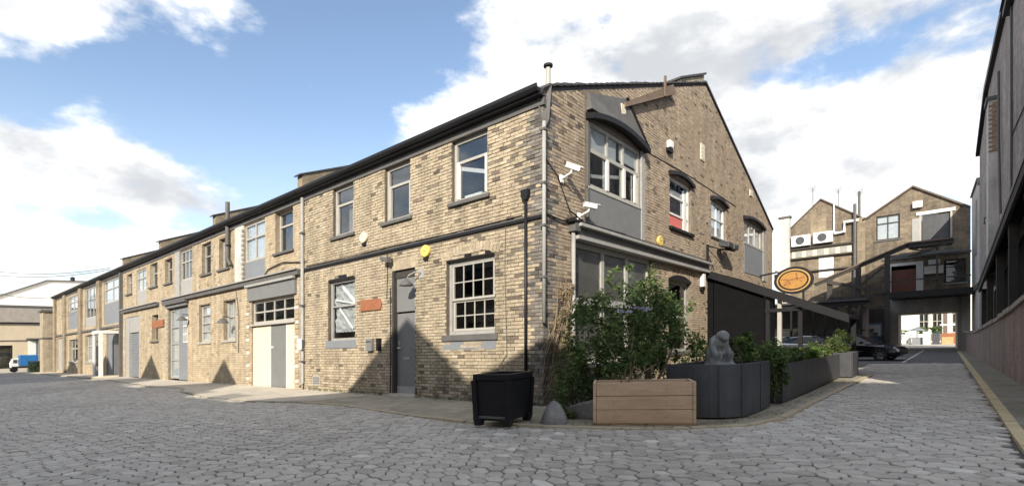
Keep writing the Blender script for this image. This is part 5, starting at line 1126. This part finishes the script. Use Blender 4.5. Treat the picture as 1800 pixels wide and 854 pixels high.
# ================================================================ PLANTERS, STONES, STATUE
def street_furniture():
    # black box planter at the corner
    T = thing('box_planter', .75, -2.3, 'black panelled box planter on feet at the building corner', 'planter')
    ang = R(13); c, s = math.cos(ang), math.sin(ang)
    W = lambda x, y, z: (.78 + x * c - y * s, -2.28 + x * s + y * c, z)
    def tb(w0, d0, w1, d1, z0, z1): return [W(-w0, -d0, z0), W(w0, -d0, z0), W(w0, d0, z0), W(-w0, d0, z0), W(-w1, -d1, z1), W(w1, -d1, z1), W(w1, d1, z1), W(-w1, d1, z1)]
    wx, wy = .31, .43
    MB().hexa(tb(wx, wy, wx + .03, wy + .03, .12, .82)).build('body', 'black', T, bevel=.01)
    for k, (x0, x1, y0, y1) in enumerate(((-wx - .05, wx + .05, -wy - .06, -wy + .02), (-wx - .05, wx + .05, wy - .02, wy + .06), (-wx - .06, -wx + .02, -wy + .025, wy - .025), (wx - .02, wx + .06, -wy + .025, wy - .025))):
        MB().hexa([W(x0, y0, .825), W(x1, y0, .825), W(x1, y1, .825), W(x0, y1, .825), W(x0, y0, .93), W(x1, y0, .93), W(x1, y1, .93), W(x0, y1, .93)]).build('rim', 'black', T, bevel=.008)
    for sx in (-1, 1):
        for sy in (-1, 1):
            x, y = sx * (wx - .03), sy * (wy - .03)
            MB().hexa([W(x - .06, y - .06, .03), W(x + .06, y - .06, .03), W(x + .06, y + .06, .03), W(x - .06, y + .06, .03), W(x - .08, y - .08, .16), W(x + .08, y - .08, .16), W(x + .08, y + .08, .16), W(x - .08, y + .08, .16)]).build('foot', 'black', T)
            MB().hexa(tb_corner(W, sx, sy, wx, wy)).build('corner_post', 'black', T)
    MB().hexa([W(-wx, -wy - .02, .16), W(wx, -wy - .02, .16), W(wx, -wy + .02, .16), W(-wx, -wy + .02, .16), W(-wx, -wy - .02, .2), W(wx, -wy - .02, .2), W(wx, -wy + .02, .2), W(-wx, -wy + .02, .2)]).build('lower_rail', 'lead', T)
    MB().hexa([W(-wx + .02, -wy + .02, .84), W(wx - .02, -wy + .02, .84), W(wx - .02, wy - .02, .84), W(-wx + .02, wy - .02, .84), W(-wx + .02, -wy + .02, .88), W(wx - .02, -wy + .02, .88), W(wx - .02, wy - .02, .88), W(-wx + .02, wy - .02, .88)]).build('soil', 'soil', T)
    # wooden planter with shrubs
    T = thing('wooden_planter', 2.9, -1.1, 'long timber plank planter in front of the big shrub', 'planter')
    o = Vector((2.30, -1.71)); d = Vector((.876, .482)); n = Vector((-.482, .876))
    W2 = lambda x, y, z: ((o + d * x + n * y).x, (o + d * x + n * y).y, z)
    def pbx(x0, x1, y0, y1, z0, z1): return MB().hexa([W2(x0, y0, z0), W2(x1, y0, z0), W2(x1, y1, z0), W2(x0, y1, z0), W2(x0, y0, z1), W2(x1, y0, z1), W2(x1, y1, z1), W2(x0, y1, z1)])
    for k in range(3):
        z0 = .05 + k * .232; z1 = z0 + .224
        pbx(.055, 1.62, 0 + .004 * (k % 2), .05, z0, z1).build('plank', 'wood', T, bevel=.006); pbx(.055, 1.62, .62, .67, z0, z1).build('plank', 'wood', T, bevel=.006)
        pbx(0, .05, -.008, .68, z0 + .004, z1 + .006).build('plank', 'wood', T, bevel=.006); pbx(1.625, 1.675, -.004, .68, z0 - .003, z1).build('plank', 'wood', T, bevel=.006)
    pbx(.03, 1.65, .02, .65, .02, .05).build('base_board', 'wood', T); pbx(.06, 1.61, .055, .615, .4, .66).build('soil', 'soil', T)
    for x in (.35, 1.2):
        for k in range(3): MB().tube([W2(x, -.004, .16 + k * .232), W2(x, .01, .16 + k * .232)], .010, 6).build('nail', 'rust', T)
    # steel planters
    def steel(name, pts, h0, h1, label):
        T = thing(name, sum(p[0] for p in pts) / len(pts), sum(p[1] for p in pts) / len(pts), label, 'planter', 'charcoal steel planters along the canopy')
        cx, cy = sum(p[0] for p in pts) / len(pts), sum(p[1] for p in pts) / len(pts); umin, umax = min(p[1] for p in pts), max(p[1] for p in pts)
        H = lambda y: h0 + (h1 - h0) * (y - umin) / (umax - umin); nn = len(pts); t = .04
        inn = []
        for x, y in pts:
            l = math.hypot(x - cx, y - cy); inn.append((x + (cx - x) / l * t * 1.4, y + (cy - y) / l * t * 1.4))
        V = [(x, y, .05) for x, y in pts] + [(x, y, H(y)) for x, y in pts] + [(x, y, H(y)) for x, y in inn] + [(x, y, H(y) - .25) for x, y in inn]
        F = [(r * nn + i, r * nn + (i + 1) % nn, (r + 1) * nn + (i + 1) % nn, (r + 1) * nn + i) for r in range(3) for i in range(nn)]
        MB().add(V, F).build('shell', 'charcoal', T, bevel=.006); MB().slab(inn, .1, min(h0, h1) - .12).build('soil', 'soil', T)
        for k in range(1, nn - 2, 3):
            x, y = pts[k]; l = math.hypot(x - cx, y - cy); ox, oy = (x - cx) / l * .006, (y - cy) / l * .006
            MB().box(x + ox - .012, x + ox + .012, y + oy - .012, y + oy + .012, .07, H(y) - .02).build('weld_seam', 'charcoal', T)
        return T
    arc = [(4.22 - .75 + .75 * math.sin(g), .5 - .75 * math.cos(g)) for g in np.linspace(0, math.pi / 2, 9)]
    steel('steel_planter', [(2.98, -.25)] + arc + [(4.24, 1.15), (4.26, 1.82), (3.0, 1.82)], .98, .96, 'charcoal steel planter with rounded corner and a stone figure on top')
    steel('steel_planter', [(3.45, 2.55), (4.33, 2.55), (4.40, 5), (4.44, 10.15), (3.5, 10.15)], .86, .80, 'long charcoal steel planter between the rounded one and the end box')
    steel('steel_planter', [(3.9, 10.3), (4.76, 10.3), (4.80, 11.7), (3.92, 11.7)], .84, .84, 'short charcoal box planter at the far end of the planter row')
    # boulders
    def stone(name, c, r, seed, label, cuts):
        m = MB().ell(c, r, n=22, m=14, noise=.02, seed=seed, lump=.06); m.v = [(c[0] + (x - c[0]) * (1.12 - .55 * (z - c[2]) / r[2]), c[1] + (y - c[1]) * (1.1 - .4 * (z - c[2]) / r[2]), z) for x, y, z in m.v]; o_ = m.build(name, 'stone', smooth=True, at=(c[0], c[1], G(c[0], c[1]))); tag(o_, label, 'boulder'); return o_
    stone('boulder', (1.55, -1.8, .10), (.24, .19, .31), 4, 'rounded grey boulder beside the black box planter', 0)
    T = tag(MB().add([(1.45, -1.28, 0), (2.05, -1.15, 0), (2.1, -.8, 0), (1.6, -.75, 0), (1.55, -1.32, .26), (2.1, -1.12, .42), (2.15, -.9, .42), (1.7, -.85, .30), (1.42, -1.33, .16)], [(0, 1, 2, 3), (4, 5, 6, 7), (0, 1, 5, 4, 8), (1, 2, 6, 5), (2, 3, 7, 6), (3, 0, 8, 4, 7)]).build('stone_slab', 'stone', bevel=.03, at=(1.8, -1.1, .02)), 'tilted angular stone slab beside the wooden planter', 'stone')
    # rubbish sack
    m = MB().ell((1.15, .55, .38), (.34, .3, .42), n=18, m=12, noise=.05, seed=9, lump=.08).ell((1.12, .5, .84), (.07, .07, .12), n=10, m=6, noise=.15, seed=3)
    tag(m.build('rubbish_sack', 'black', smooth=True, at=(1.15, .55, .03)), 'black tied rubbish sack against the gable behind the shrub stems', 'sack')
    # hunched stone figure
    m = MB(); E_ = lambda c, r, ry=0, rx=0: m.ell((3.62 + c[0] * .7686 + c[1] * .64, .62 - c[0] * .64 + c[1] * .7686, .86 + c[2]), r, __import__('mathutils').Euler((rx, ry, -.69)), 18, 12)
    E_((-.04, 0, .26), (.17, .19, .30), .30); E_((.05, 0, .50), (.17, .18, .15), .2); E_((.17, 0, .62), (.13, .115, .10), .15); E_((.26, 0, .57), (.06, .07, .06))
    E_((.12, -.15, .34), (.055, .05, .22), -.5); E_((.12, .15, .34), (.055, .05, .22), -.5); E_((.22, -.12, .2), (.06, .055, .16), .5); E_((.22, .12, .2), (.06, .055, .16), .5)
    E_((.12, -.13, .11), (.19, .08, .09), .15); E_((.12, .13, .11), (.19, .08, .09), .15); E_((.02, 0, .05), (.30, .24, .09)); E_((-.2, 0, .10), (.12, .14, .07), -.5); E_((.3, -.12, .07), (.1, .07, .05)); E_((.3, .12, .07), (.1, .07, .05))
    st = m.build('statue', 'statue', smooth=True, at=(3.62, .62, .9 + G(3.6, .6))); tag(st, 'weathered stone figure hunched with bowed head on the rounded planter', 'statue')
    rm = st.modifiers.new('remesh', 'REMESH'); rm.mode = 'VOXEL'; rm.voxel_size = .022; rm.use_smooth_shade = True
    sm = st.modifiers.new('smooth', 'SMOOTH'); sm.iterations = 3
def tb_corner(W, sx, sy, wx, wy):
    x, y = sx * wx, sy * wy; k = .045; return [W(x - k, y - k, .121), W(x + k, y - k, .121), W(x + k, y + k, .121), W(x - k, y + k, .121), W(x - k + sx * .03, y - k + sy * .03, .822), W(x + k + sx * .03, y - k + sy * .03, .822), W(x + k + sx * .03, y + k + sy * .03, .822), W(x - k + sx * .03, y + k + sy * .03, .822)]
street_furniture()

# ================================================================ PLANTS
def stems(par, base, tips, r=.02, mt='bark', name='stems'):
    m = MB()
    for t in tips:
        b = Vector(base) + Vector((random.uniform(-.15, .15), random.uniform(-.15, .15), 0)); e = Vector(t); mid = (b + e) / 2 + Vector((random.uniform(-.12, .12), random.uniform(-.12, .12), .1))
        m.tube([tuple(b), tuple(b.lerp(mid, .6)), tuple(mid), tuple(mid.lerp(e, .5)), tuple(e)], r, 6, r * .4)
    m.build(name, mt, par, smooth=True)
def plants():
    T = thing('large_shrub', 2.3, -.2, 'large dark green shrub rising behind the timber planter', 'shrub')
    blobs = [((1.75, -.75, 1.45), (.62, .62, .82)), ((2.25, -.35, 1.5), (.65, .65, .75)), ((2.1, .45, 1.75), (.75, .8, 1.0)), ((2.15, 1.0, 2.45), (.38, .42, .62)), ((2.2, 1.5, 1.5), (.7, .75, .85)), ((1.5, -.3, 1.9), (.4, .5, .6)), ((2.5, -.75, .95), (.5, .4, .35)), ((2.3, 2.1, 1.1), (.55, .6, .55)), ((1.5, 1.2, 1.4), (.6, .8, .8))]
    leaves('foliage', T, blobs + [((1.35, -.5, 2.1), (.3, .35, .35)), ((2.4, 1.9, 2.1), (.35, .4, .3)), ((2.75, -.2, 1.2), (.35, .35, .3)), ((1.9, .1, 2.75), (.3, .35, .3))], 14500, .085, 'leaf', seed=5)
    stems(T, (2.5, -.9, .5), [(1.9, -.8, 1.6), (2.3, -.5, 1.7), (2.1, .4, 2.2), (2.6, -.7, 1.2), (2.9, -.5, 1.0)], .022, 'straw')
    stems(T, (2.2, .6, .05), [(2.1, .9, 2.7), (1.7, .2, 2.0), (2.2, 1.4, 2.0), (1.7, -.5, 1.9), (2.3, 2.0, 1.5)], .04)
    leaves('blossom', T, [((2.45, -.55, 2.02), (.3, .3, .09))], 160, .05, 'petal_', seed=3)
    T = thing('corner_ivy', 1.25, -.7, 'low ivy clump at the foot of the building corner', 'ivy')
    leaves('foliage', T, [((1.3, -.75, .45), (.4, .4, .5)), ((1.55, -1.25, .3), (.3, .25, .28)), ((.95, -.3, .75), (.35, .4, .6)), ((1.2, .1, 1.0), (.4, .4, .6))], 6500, .06, 'leaf', seed=8)
    stems(T, (1.2, -.5, .03), [(1.2, -.8, .8), (1.0, -.2, 1.2), (1.5, -1.2, .5)], .015)
    T = thing('dry_creeper', .1, .6, 'dry straw-coloured creeper climbing the gable beside the corner', 'creeper')
    m = MB()
    for i in range(30):
        u0 = random.uniform(.15, 1.2); z0 = random.uniform(.1, 1.3); l = random.uniform(.9, 1.9); du = random.uniform(.3, .75)
        m.tube([(.05 + random.uniform(0, .08), u0 - du, z0), (.1 + random.uniform(0, .1), u0 - du * .6, z0 + l * .35), (.07 + random.uniform(0, .1), u0 - du * .25, z0 + l * .7), (.05, u0 + random.uniform(-.1, .2), min(z0 + l, 3.2))], random.uniform(.006, .013), 5, .004)
    m.build('twigs', 'straw', T)
    leaves('dead_leaves', T, [((.13, .75, 2.4), (.1, .35, .55)), ((.14, .5, 1.6), (.1, .45, .6))], 700, .07, 'deadleaf', seed=2)
    spots = [('planter_bush', (3.85, 1.42, 1.2), (.26, .28, .3), 1500, 'leaf_bright', 'small bright green bush beside the stone figure'),
             ('planter_bush', (4.15, 2.2, .72), (.35, .32, .62), 2600, 'leaf', 'bushy plant spilling through the gap after the rounded planter'),
             ('planter_bush', (3.9, 3.4, 1.02), (.42, .8, .3), 2600, 'leaf_bright', 'loose green planting at the near end of the long planter'),
             ('planter_bush', (3.9, 5.2, .94), (.42, .9, .22), 2200, 'leaf', 'low dark planting in the middle of the long planter'),
             ('planter_bush', (3.95, 7.4, .92), (.4, .9, .22), 2000, 'leaf_bright', 'feathery green planting towards the far part of the long planter'),
             ('planter_bush', (4.0, 9.4, 1.0), (.4, .5, .32), 1500, 'leaf', 'rounded dark bush at the far end of the long planter'),
             ('planter_bush', (4.35, 11.0, 1.15), (.36, .5, .45), 1500, 'leaf', 'clipped bush in the end box planter'),
             ('planter_bush', (2.6, 3.6, .7), (.7, .9, .75), 3500, 'leaf', 'dusky shrub growing between the gable and the planters')]
    for nm, c, r, n, mt_, lab in spots:
        T = thing(nm, c[0], c[1], lab, 'bush', z=c[2] - r[2]); leaves('foliage', T, [(c, r), ((c[0] + .05, c[1] + .2, c[2] - .1), (r[0] * .8, r[1] * .7, r[2] * .7))], n, .07, mt_, seed=int(c[1] * 10))
        stems(T, (c[0], c[1], max(.05, c[2] - r[2] - .15)), [(c[0] + random.uniform(-.6, .6) * r[0], c[1] + random.uniform(-.6, .6) * r[1], c[2] + r[2] * random.uniform(.2, .9)) for _ in range(6)], .012)
for k_ in ('leaf', 'leaf_bright'):                     # thin leaves let light through
    nt_ = M[k_].node_tree; b_ = nt_.nodes['Principled BSDF']; tl = nt_.nodes.new('ShaderNodeBsdfTranslucent'); mx_ = nt_.nodes.new('ShaderNodeMixShader'); mx_.inputs[0].default_value = .35
    nt_.links.new(b_.inputs['Base Color'].links[0].from_socket, tl.inputs[0]); nt_.links.new(b_.outputs[0], mx_.inputs[1]); nt_.links.new(tl.outputs[0], mx_.inputs[2]); nt_.links.new(mx_.outputs[0], nt_.nodes['Material Output'].inputs['Surface'])
M['petal_'] = M['petal']; M['deadleaf'] = M['straw']
plants()

# ================================================================ WALL FIXTURES
def fixtures():
    # alarm boxes
    def alarm(P, x, z, mt_, label, r=.17):
        T = thing('alarm_box', *P.p(x, z)[:2], label, 'alarm box', 'alarm boxes on the corner building', z)
        n = 18; pts = [(x + r * (1 + .12 * math.cos(2 * g)) * math.cos(g), z + r * math.sin(g)) for g in np.linspace(0, 2 * math.pi, n, endpoint=False)]
        MB().prism(P, pts, .015, .10).build('cover', mt_, T, bevel=.02); MB().pb(P, x - .09, x + .09, z - r - .08, z - r + .03, .012, .07).build('base', 'black', T); MB().pb(P, x - .05, x + .05, z - .01, z + .02, .10, .106).build('slot', 'grey_light', T)
    alarm(PL, 6.9, 4.89, 'ivory', 'ivory round alarm box above the entrance side of the long facade'); alarm(PL, 3.97, 4.06, 'yellow', 'yellow alarm box over the barred sash window'); alarm(PR, 6.21, 4.58, 'yellow', 'yellow alarm box above the shopfront cornice on the gable')
    # cctv cameras
    def cctv(x, z, dirx, label):
        T = thing('security_camera', .1, x, label, 'camera', 'white security cameras on the gable corner', z)
        MB().pb(PR, x - .1, x + .02, z - .3, z - .12, .012, .06).tube([PR.p(x - .04, z - .2, .05), PR.p(x - .02, z - .12, .28), PR.p(x, z, .3)], .025, 6).build('bracket', 'white', T)
        c0 = Vector(PR.p(x, z, .3)); d_ = Vector(dirx).normalized(); sd = d_.cross(Vector((0, 0, 1))).normalized(); up = sd.cross(d_)
        q = lambda l, a_, b_: tuple(c0 + d_ * l * .8 + sd * a_ * .8 + up * b_ * .8)
        MB().hexa([q(-.2, -.07, -.06), q(.24, -.07, -.06), q(.24, .07, -.06), q(-.2, .07, -.06), q(-.2, -.075, .07), q(.24, -.075, .07), q(.24, .075, .07), q(-.2, .075, .07)]).build('housing', 'white', T, bevel=.015)
        MB().hexa([q(-.22, -.09, .072), q(.32, -.09, .072), q(.32, .09, .072), q(-.22, .09, .072), q(-.22, -.08, .09), q(.32, -.08, .09), q(.32, .08, .09), q(-.22, .08, .09)]).build('sunshield', 'white', T)
        MB().hexa([q(.241, -.05, -.045), q(.25, -.05, -.045), q(.25, .05, -.045), q(.241, .05, -.045), q(.241, -.05, .05), q(.25, -.05, .05), q(.25, .05, .05), q(.241, .05, .05)]).build('lens', 'black', T)
    cctv(.72, 5.5, (.7, .5, -.35), 'upper white security camera at the gable corner'); cctv(1.5, 4.75, (.5, .85, -.12), 'lower white security camera above the shopfront hopper')
    # bulkhead lamps over the entrance
    T = thing('wall_lamp', -5.55, 0, 'black spotlight on a bracket above the door lintel', 'lamp', z=4)
    MB().tube([PL.p(5.5, 4.05, .01), PL.p(5.5, 4.05, .14), PL.p(5.55, 3.98, .2)], .02, 6).build('bracket', 'black', T); MB().prism(PL, [(5.4, 3.9), (5.72, 4.0), (5.75, 4.12), (5.42, 4.06)], .1, .3).build('head', 'lead', T, bevel=.02)
    T = thing('wall_lamp', -4.25, 0, 'drooping dish lamp on a bracket beside the grey door', 'lamp', z=3.2)
    MB().tube([PL.p(4.2, 3.5, .01), PL.p(4.25, 3.5, .22), PL.p(4.4, 3.42, .3), PL.p(4.5, 3.3, .3)], .018, 6).build('bracket', 'grey_light', T); MB().lathe(PL.p(4.5, 3.14, .3), [(.2, 0), (.17, .06), (.06, .16), (.03, .2)], 14).build('shade', 'lead', T, smooth=True); MB().pb(PL, 4.1, 4.3, 3.35, 3.62, .0, .02).build('back_plate', 'grey_light', T)
    # name board, letter boxes
    o = MB().prism(PL, [(6.05, 2.6), (6.0, 2.78), (6.1, 2.93), (7.1, 2.95), (7.1, 2.6)], .012, .05).build('name_board', 'rust', at=PL.p(6.5, 2.7 + G(-6.5, 0))); tag(o, 'blank red-brown name board beside the papered window', 'sign')
    for x, w, lab, mt_ in ((6.55, .3, 'larger grey letter box left of the entrance door', 'grey_paint'), (6.1, .13, 'narrow dark letter box nearest the entrance door', 'black')):
        T = thing('letter_box', -x, 0, lab, 'letter box', 'letter boxes by the entrance', 1.3)
        MB().pb(PL, x - w / 2, x + w / 2, 1.35, 1.73, .012, .13).build('body', mt_, T, bevel=.01); MB().pb(PL, x - w * .4, x + w * .4, 1.62, 1.65, .13, .135).build('slot', 'black', T)
    o = MB().pb(PL, 10.55, 10.8, 1.45, 1.85, .15, .22).build('meter_box', 'white', at=PL.p(10.68, 1.45 + G(-10.7, 0)), bevel=.01); tag(o, 'white meter box strapped to the rainwater pipe', 'box')
    # gable: floodlights, vent plates, lamps
    T = thing('floodlight', 0, 12.1, 'black twin floodlight on a shelf bracket on the gable', 'floodlight', z=5.1)
    MB().tube([PR.p(12, 5.0, .01), PR.p(12, 5.0, .6)], .03, 6).tube([PR.p(11.5, 4.95, .35), PR.p(12.8, 5.0, .45)], .03, 6).build('bracket', 'black', T)
    for x in (11.75, 12.5): MB().hexa([PR.p(x - .28, 5.08, .2), PR.p(x + .28, 5.08, .2), PR.p(x + .28, 5.0, .6), PR.p(x - .28, 5.0, .6), PR.p(x - .24, 5.3, .2), PR.p(x + .24, 5.3, .2), PR.p(x + .28, 5.2, .62), PR.p(x - .28, 5.2, .62)]).build('head', 'charcoal', T, bevel=.02)
    o = MB().tube([PR.p(10.65, 5.05, .06), PR.p(10.65, 3.95, .06)], .05, 6).tube([PR.p(10.65, 5.0, .06), PR.p(11.5, 4.95, .3)], .025, 6).tube([PR.p(10.7, 4.7, .06), PR.p(11.3, 4.1, .1)], .02, 6).build('cable_bracket', 'black', at=PR.p(10.65, 4 + G(0, 10.6))); tag(o, 'black steel bracket post at the end of the shop cornice', 'bracket')
    for x, z, w, h, lab in ((10.2, 8.5, .42, .62, 'pale vent plate high on the gable wall'), (16.9, 8.35, .5, .3, 'small pale vent plate near the gable verge')):
        T = thing('vent_plate', 0, x, lab, 'vent', z=z); MB().pb(PR, x - w / 2, x + w / 2, z - h / 2, z + h / 2, .008, .04).build('plate', 'cream', T)
        for k in range(4): MB().pb(PR, x - w * .4, x + w * .4, z - h * .4 + k * h * .22, z - h * .4 + k * h * .22 + .025, .04, .052).build('louvre', 'white', T)
    for x, z, w, h, lab in ((6.97, 7.86, .3, .24, 'white bulkhead lamp high on the gable beside the hood'), (10.05, 3.62, .26, .5, 'white bulkhead lamp under the end of the shop cornice')):
        T = thing('bulkhead_lamp', 0, x, lab, 'lamp', z=z); MB().pb(PR, x - w / 2, x + w / 2, z - h / 2, z + h / 2, .012, .16).build('diffuser', 'white', T, bevel=.03); MB().pb(PR, x - w / 2 - .03, x + w / 2 + .03, z - h / 2 - .12, z - h / 2 - .005, .012, .12).build('base', 'black', T)
    o = MB().pb(PL, 26.0, 27.95, 2.95, 3.35, .02, .08).build('shop_sign', 'rust', at=PL.p(27, 3 + G(-27, 0))); tag(o, 'plain red-brown shop sign board on the tan terrace', 'sign')
    T = thing('wall_lamp', -24.2, 0, 'dark dish lamp hanging beside the glazed double door', 'lamp', z=3); MB().tube([PL.p(22.3, 3.4, .01), PL.p(22.3, 3.4, .3)], .02, 6).build('bracket', 'black', T); MB().lathe(PL.p(22.3, 3.1, .3), [(.25, 0), (.2, .08), (.05, .22)], 12).build('shade', 'lead', T)
    T = thing('wall_lamp', -16.5, 0, 'dark dish lamp beside the curtained ground-floor window', 'lamp', z=3); MB().tube([PL.p(17.2, 3.0, .01), PL.p(17.2, 3.0, .3)], .02, 6).build('bracket', 'black', T); MB().lathe(PL.p(17.2, 2.72, .3), [(.25, 0), (.2, .08), (.05, .22)], 12).build('shade', 'lead', T)
    T = thing('wall_lamp', .9, 18.6, 'white globe lamp on a black arm beside the oval sign', 'lamp', z=4.4); MB().tube([(.02, 18.5, 4.5), (.9, 18.5, 4.6)], .04, 6).build('bracket', 'black', T); MB().ell((1.05, 18.4, 4.65), (.3, .22, .16)).build('globe', 'white', T, smooth=True); MB().box(.75, 1.4, 18.2, 18.7, 4.3, 4.46).build('base', 'black', T)
fixtures()

# ================================================================ SMALL LITTER AND WEEDS
def litter():
    g = np.random.default_rng(11); n = 420
    seg = g.integers(0, 4, n); t = g.random(n)
    P0 = np.array([(1.2, -2.0), (3.9, -.9), (4.5, 1.5), (-9, -.25)])[seg]; P1 = np.array([(3.6, -1.2), (4.55, 1.2), (4.7, 9.5), (-.8, -.25)])[seg]
    c = P0 + (P1 - P0) * t[:, None] + g.normal(0, .10, (n, 2)); ang = g.uniform(0, 6.28, n); L = g.uniform(.015, .04, n)
    dx, dy = np.cos(ang) * L, np.sin(ang) * L
    z = .024 + g.random(n) * .012
    q = np.stack([np.stack([c[:, 0] - dx, c[:, 1] - dy, z], 1), np.stack([c[:, 0] + dy * .5, c[:, 1] - dx * .5, z + .008], 1), np.stack([c[:, 0] + dx, c[:, 1] + dy, z], 1), np.stack([c[:, 0] - dy * .5, c[:, 1] + dx * .5, z + .004], 1)], 1)
    o = raw_mesh('leaf_litter', q.reshape(-1, 3), np.arange(n * 4).reshape(-1, 4), 'litter', None, g.random(n), kind='stuff'); o['label'] = 'scattered dry leaves on the pavement along the wall and planters'; o['category'] = 'leaf litter'
    w = MB()
    V = []; T_ = []
    for k in range(70):
        a = -random.uniform(.6, 10.4); u = -random.uniform(.02, .07); h = random.uniform(.03, .11)
        if 4.4 < -a < 5.6: continue
        for b in range(7):
            th = random.uniform(0, 6.28); r = random.uniform(.02, .06); bx, by = a + random.uniform(-.04, .04), u - random.uniform(0, .04)
            V += [(bx - .006, by, .02), (bx + .006, by, .02), (bx + math.cos(th) * r + .002, by - abs(math.sin(th)) * r, .02 + h), (bx + math.cos(th) * r - .002, by - abs(math.sin(th)) * r, .02 + h)]; T_.append(random.random())
    o = raw_mesh('weeds', np.array(V), np.arange(len(V)).reshape(-1, 4), 'leaf_bright', None, np.array(T_), kind='stuff'); o['label'] = 'small weeds growing at the foot of the brick facade'; o['category'] = 'weeds'
M['litter'] = mat('dry_leaf', (1, 1, 1), .9, 0, 4, attr=[(0, (.09, .055, .03)), (.6, (.22, .14, .06)), (1, (.34, .25, .10))])
litter()
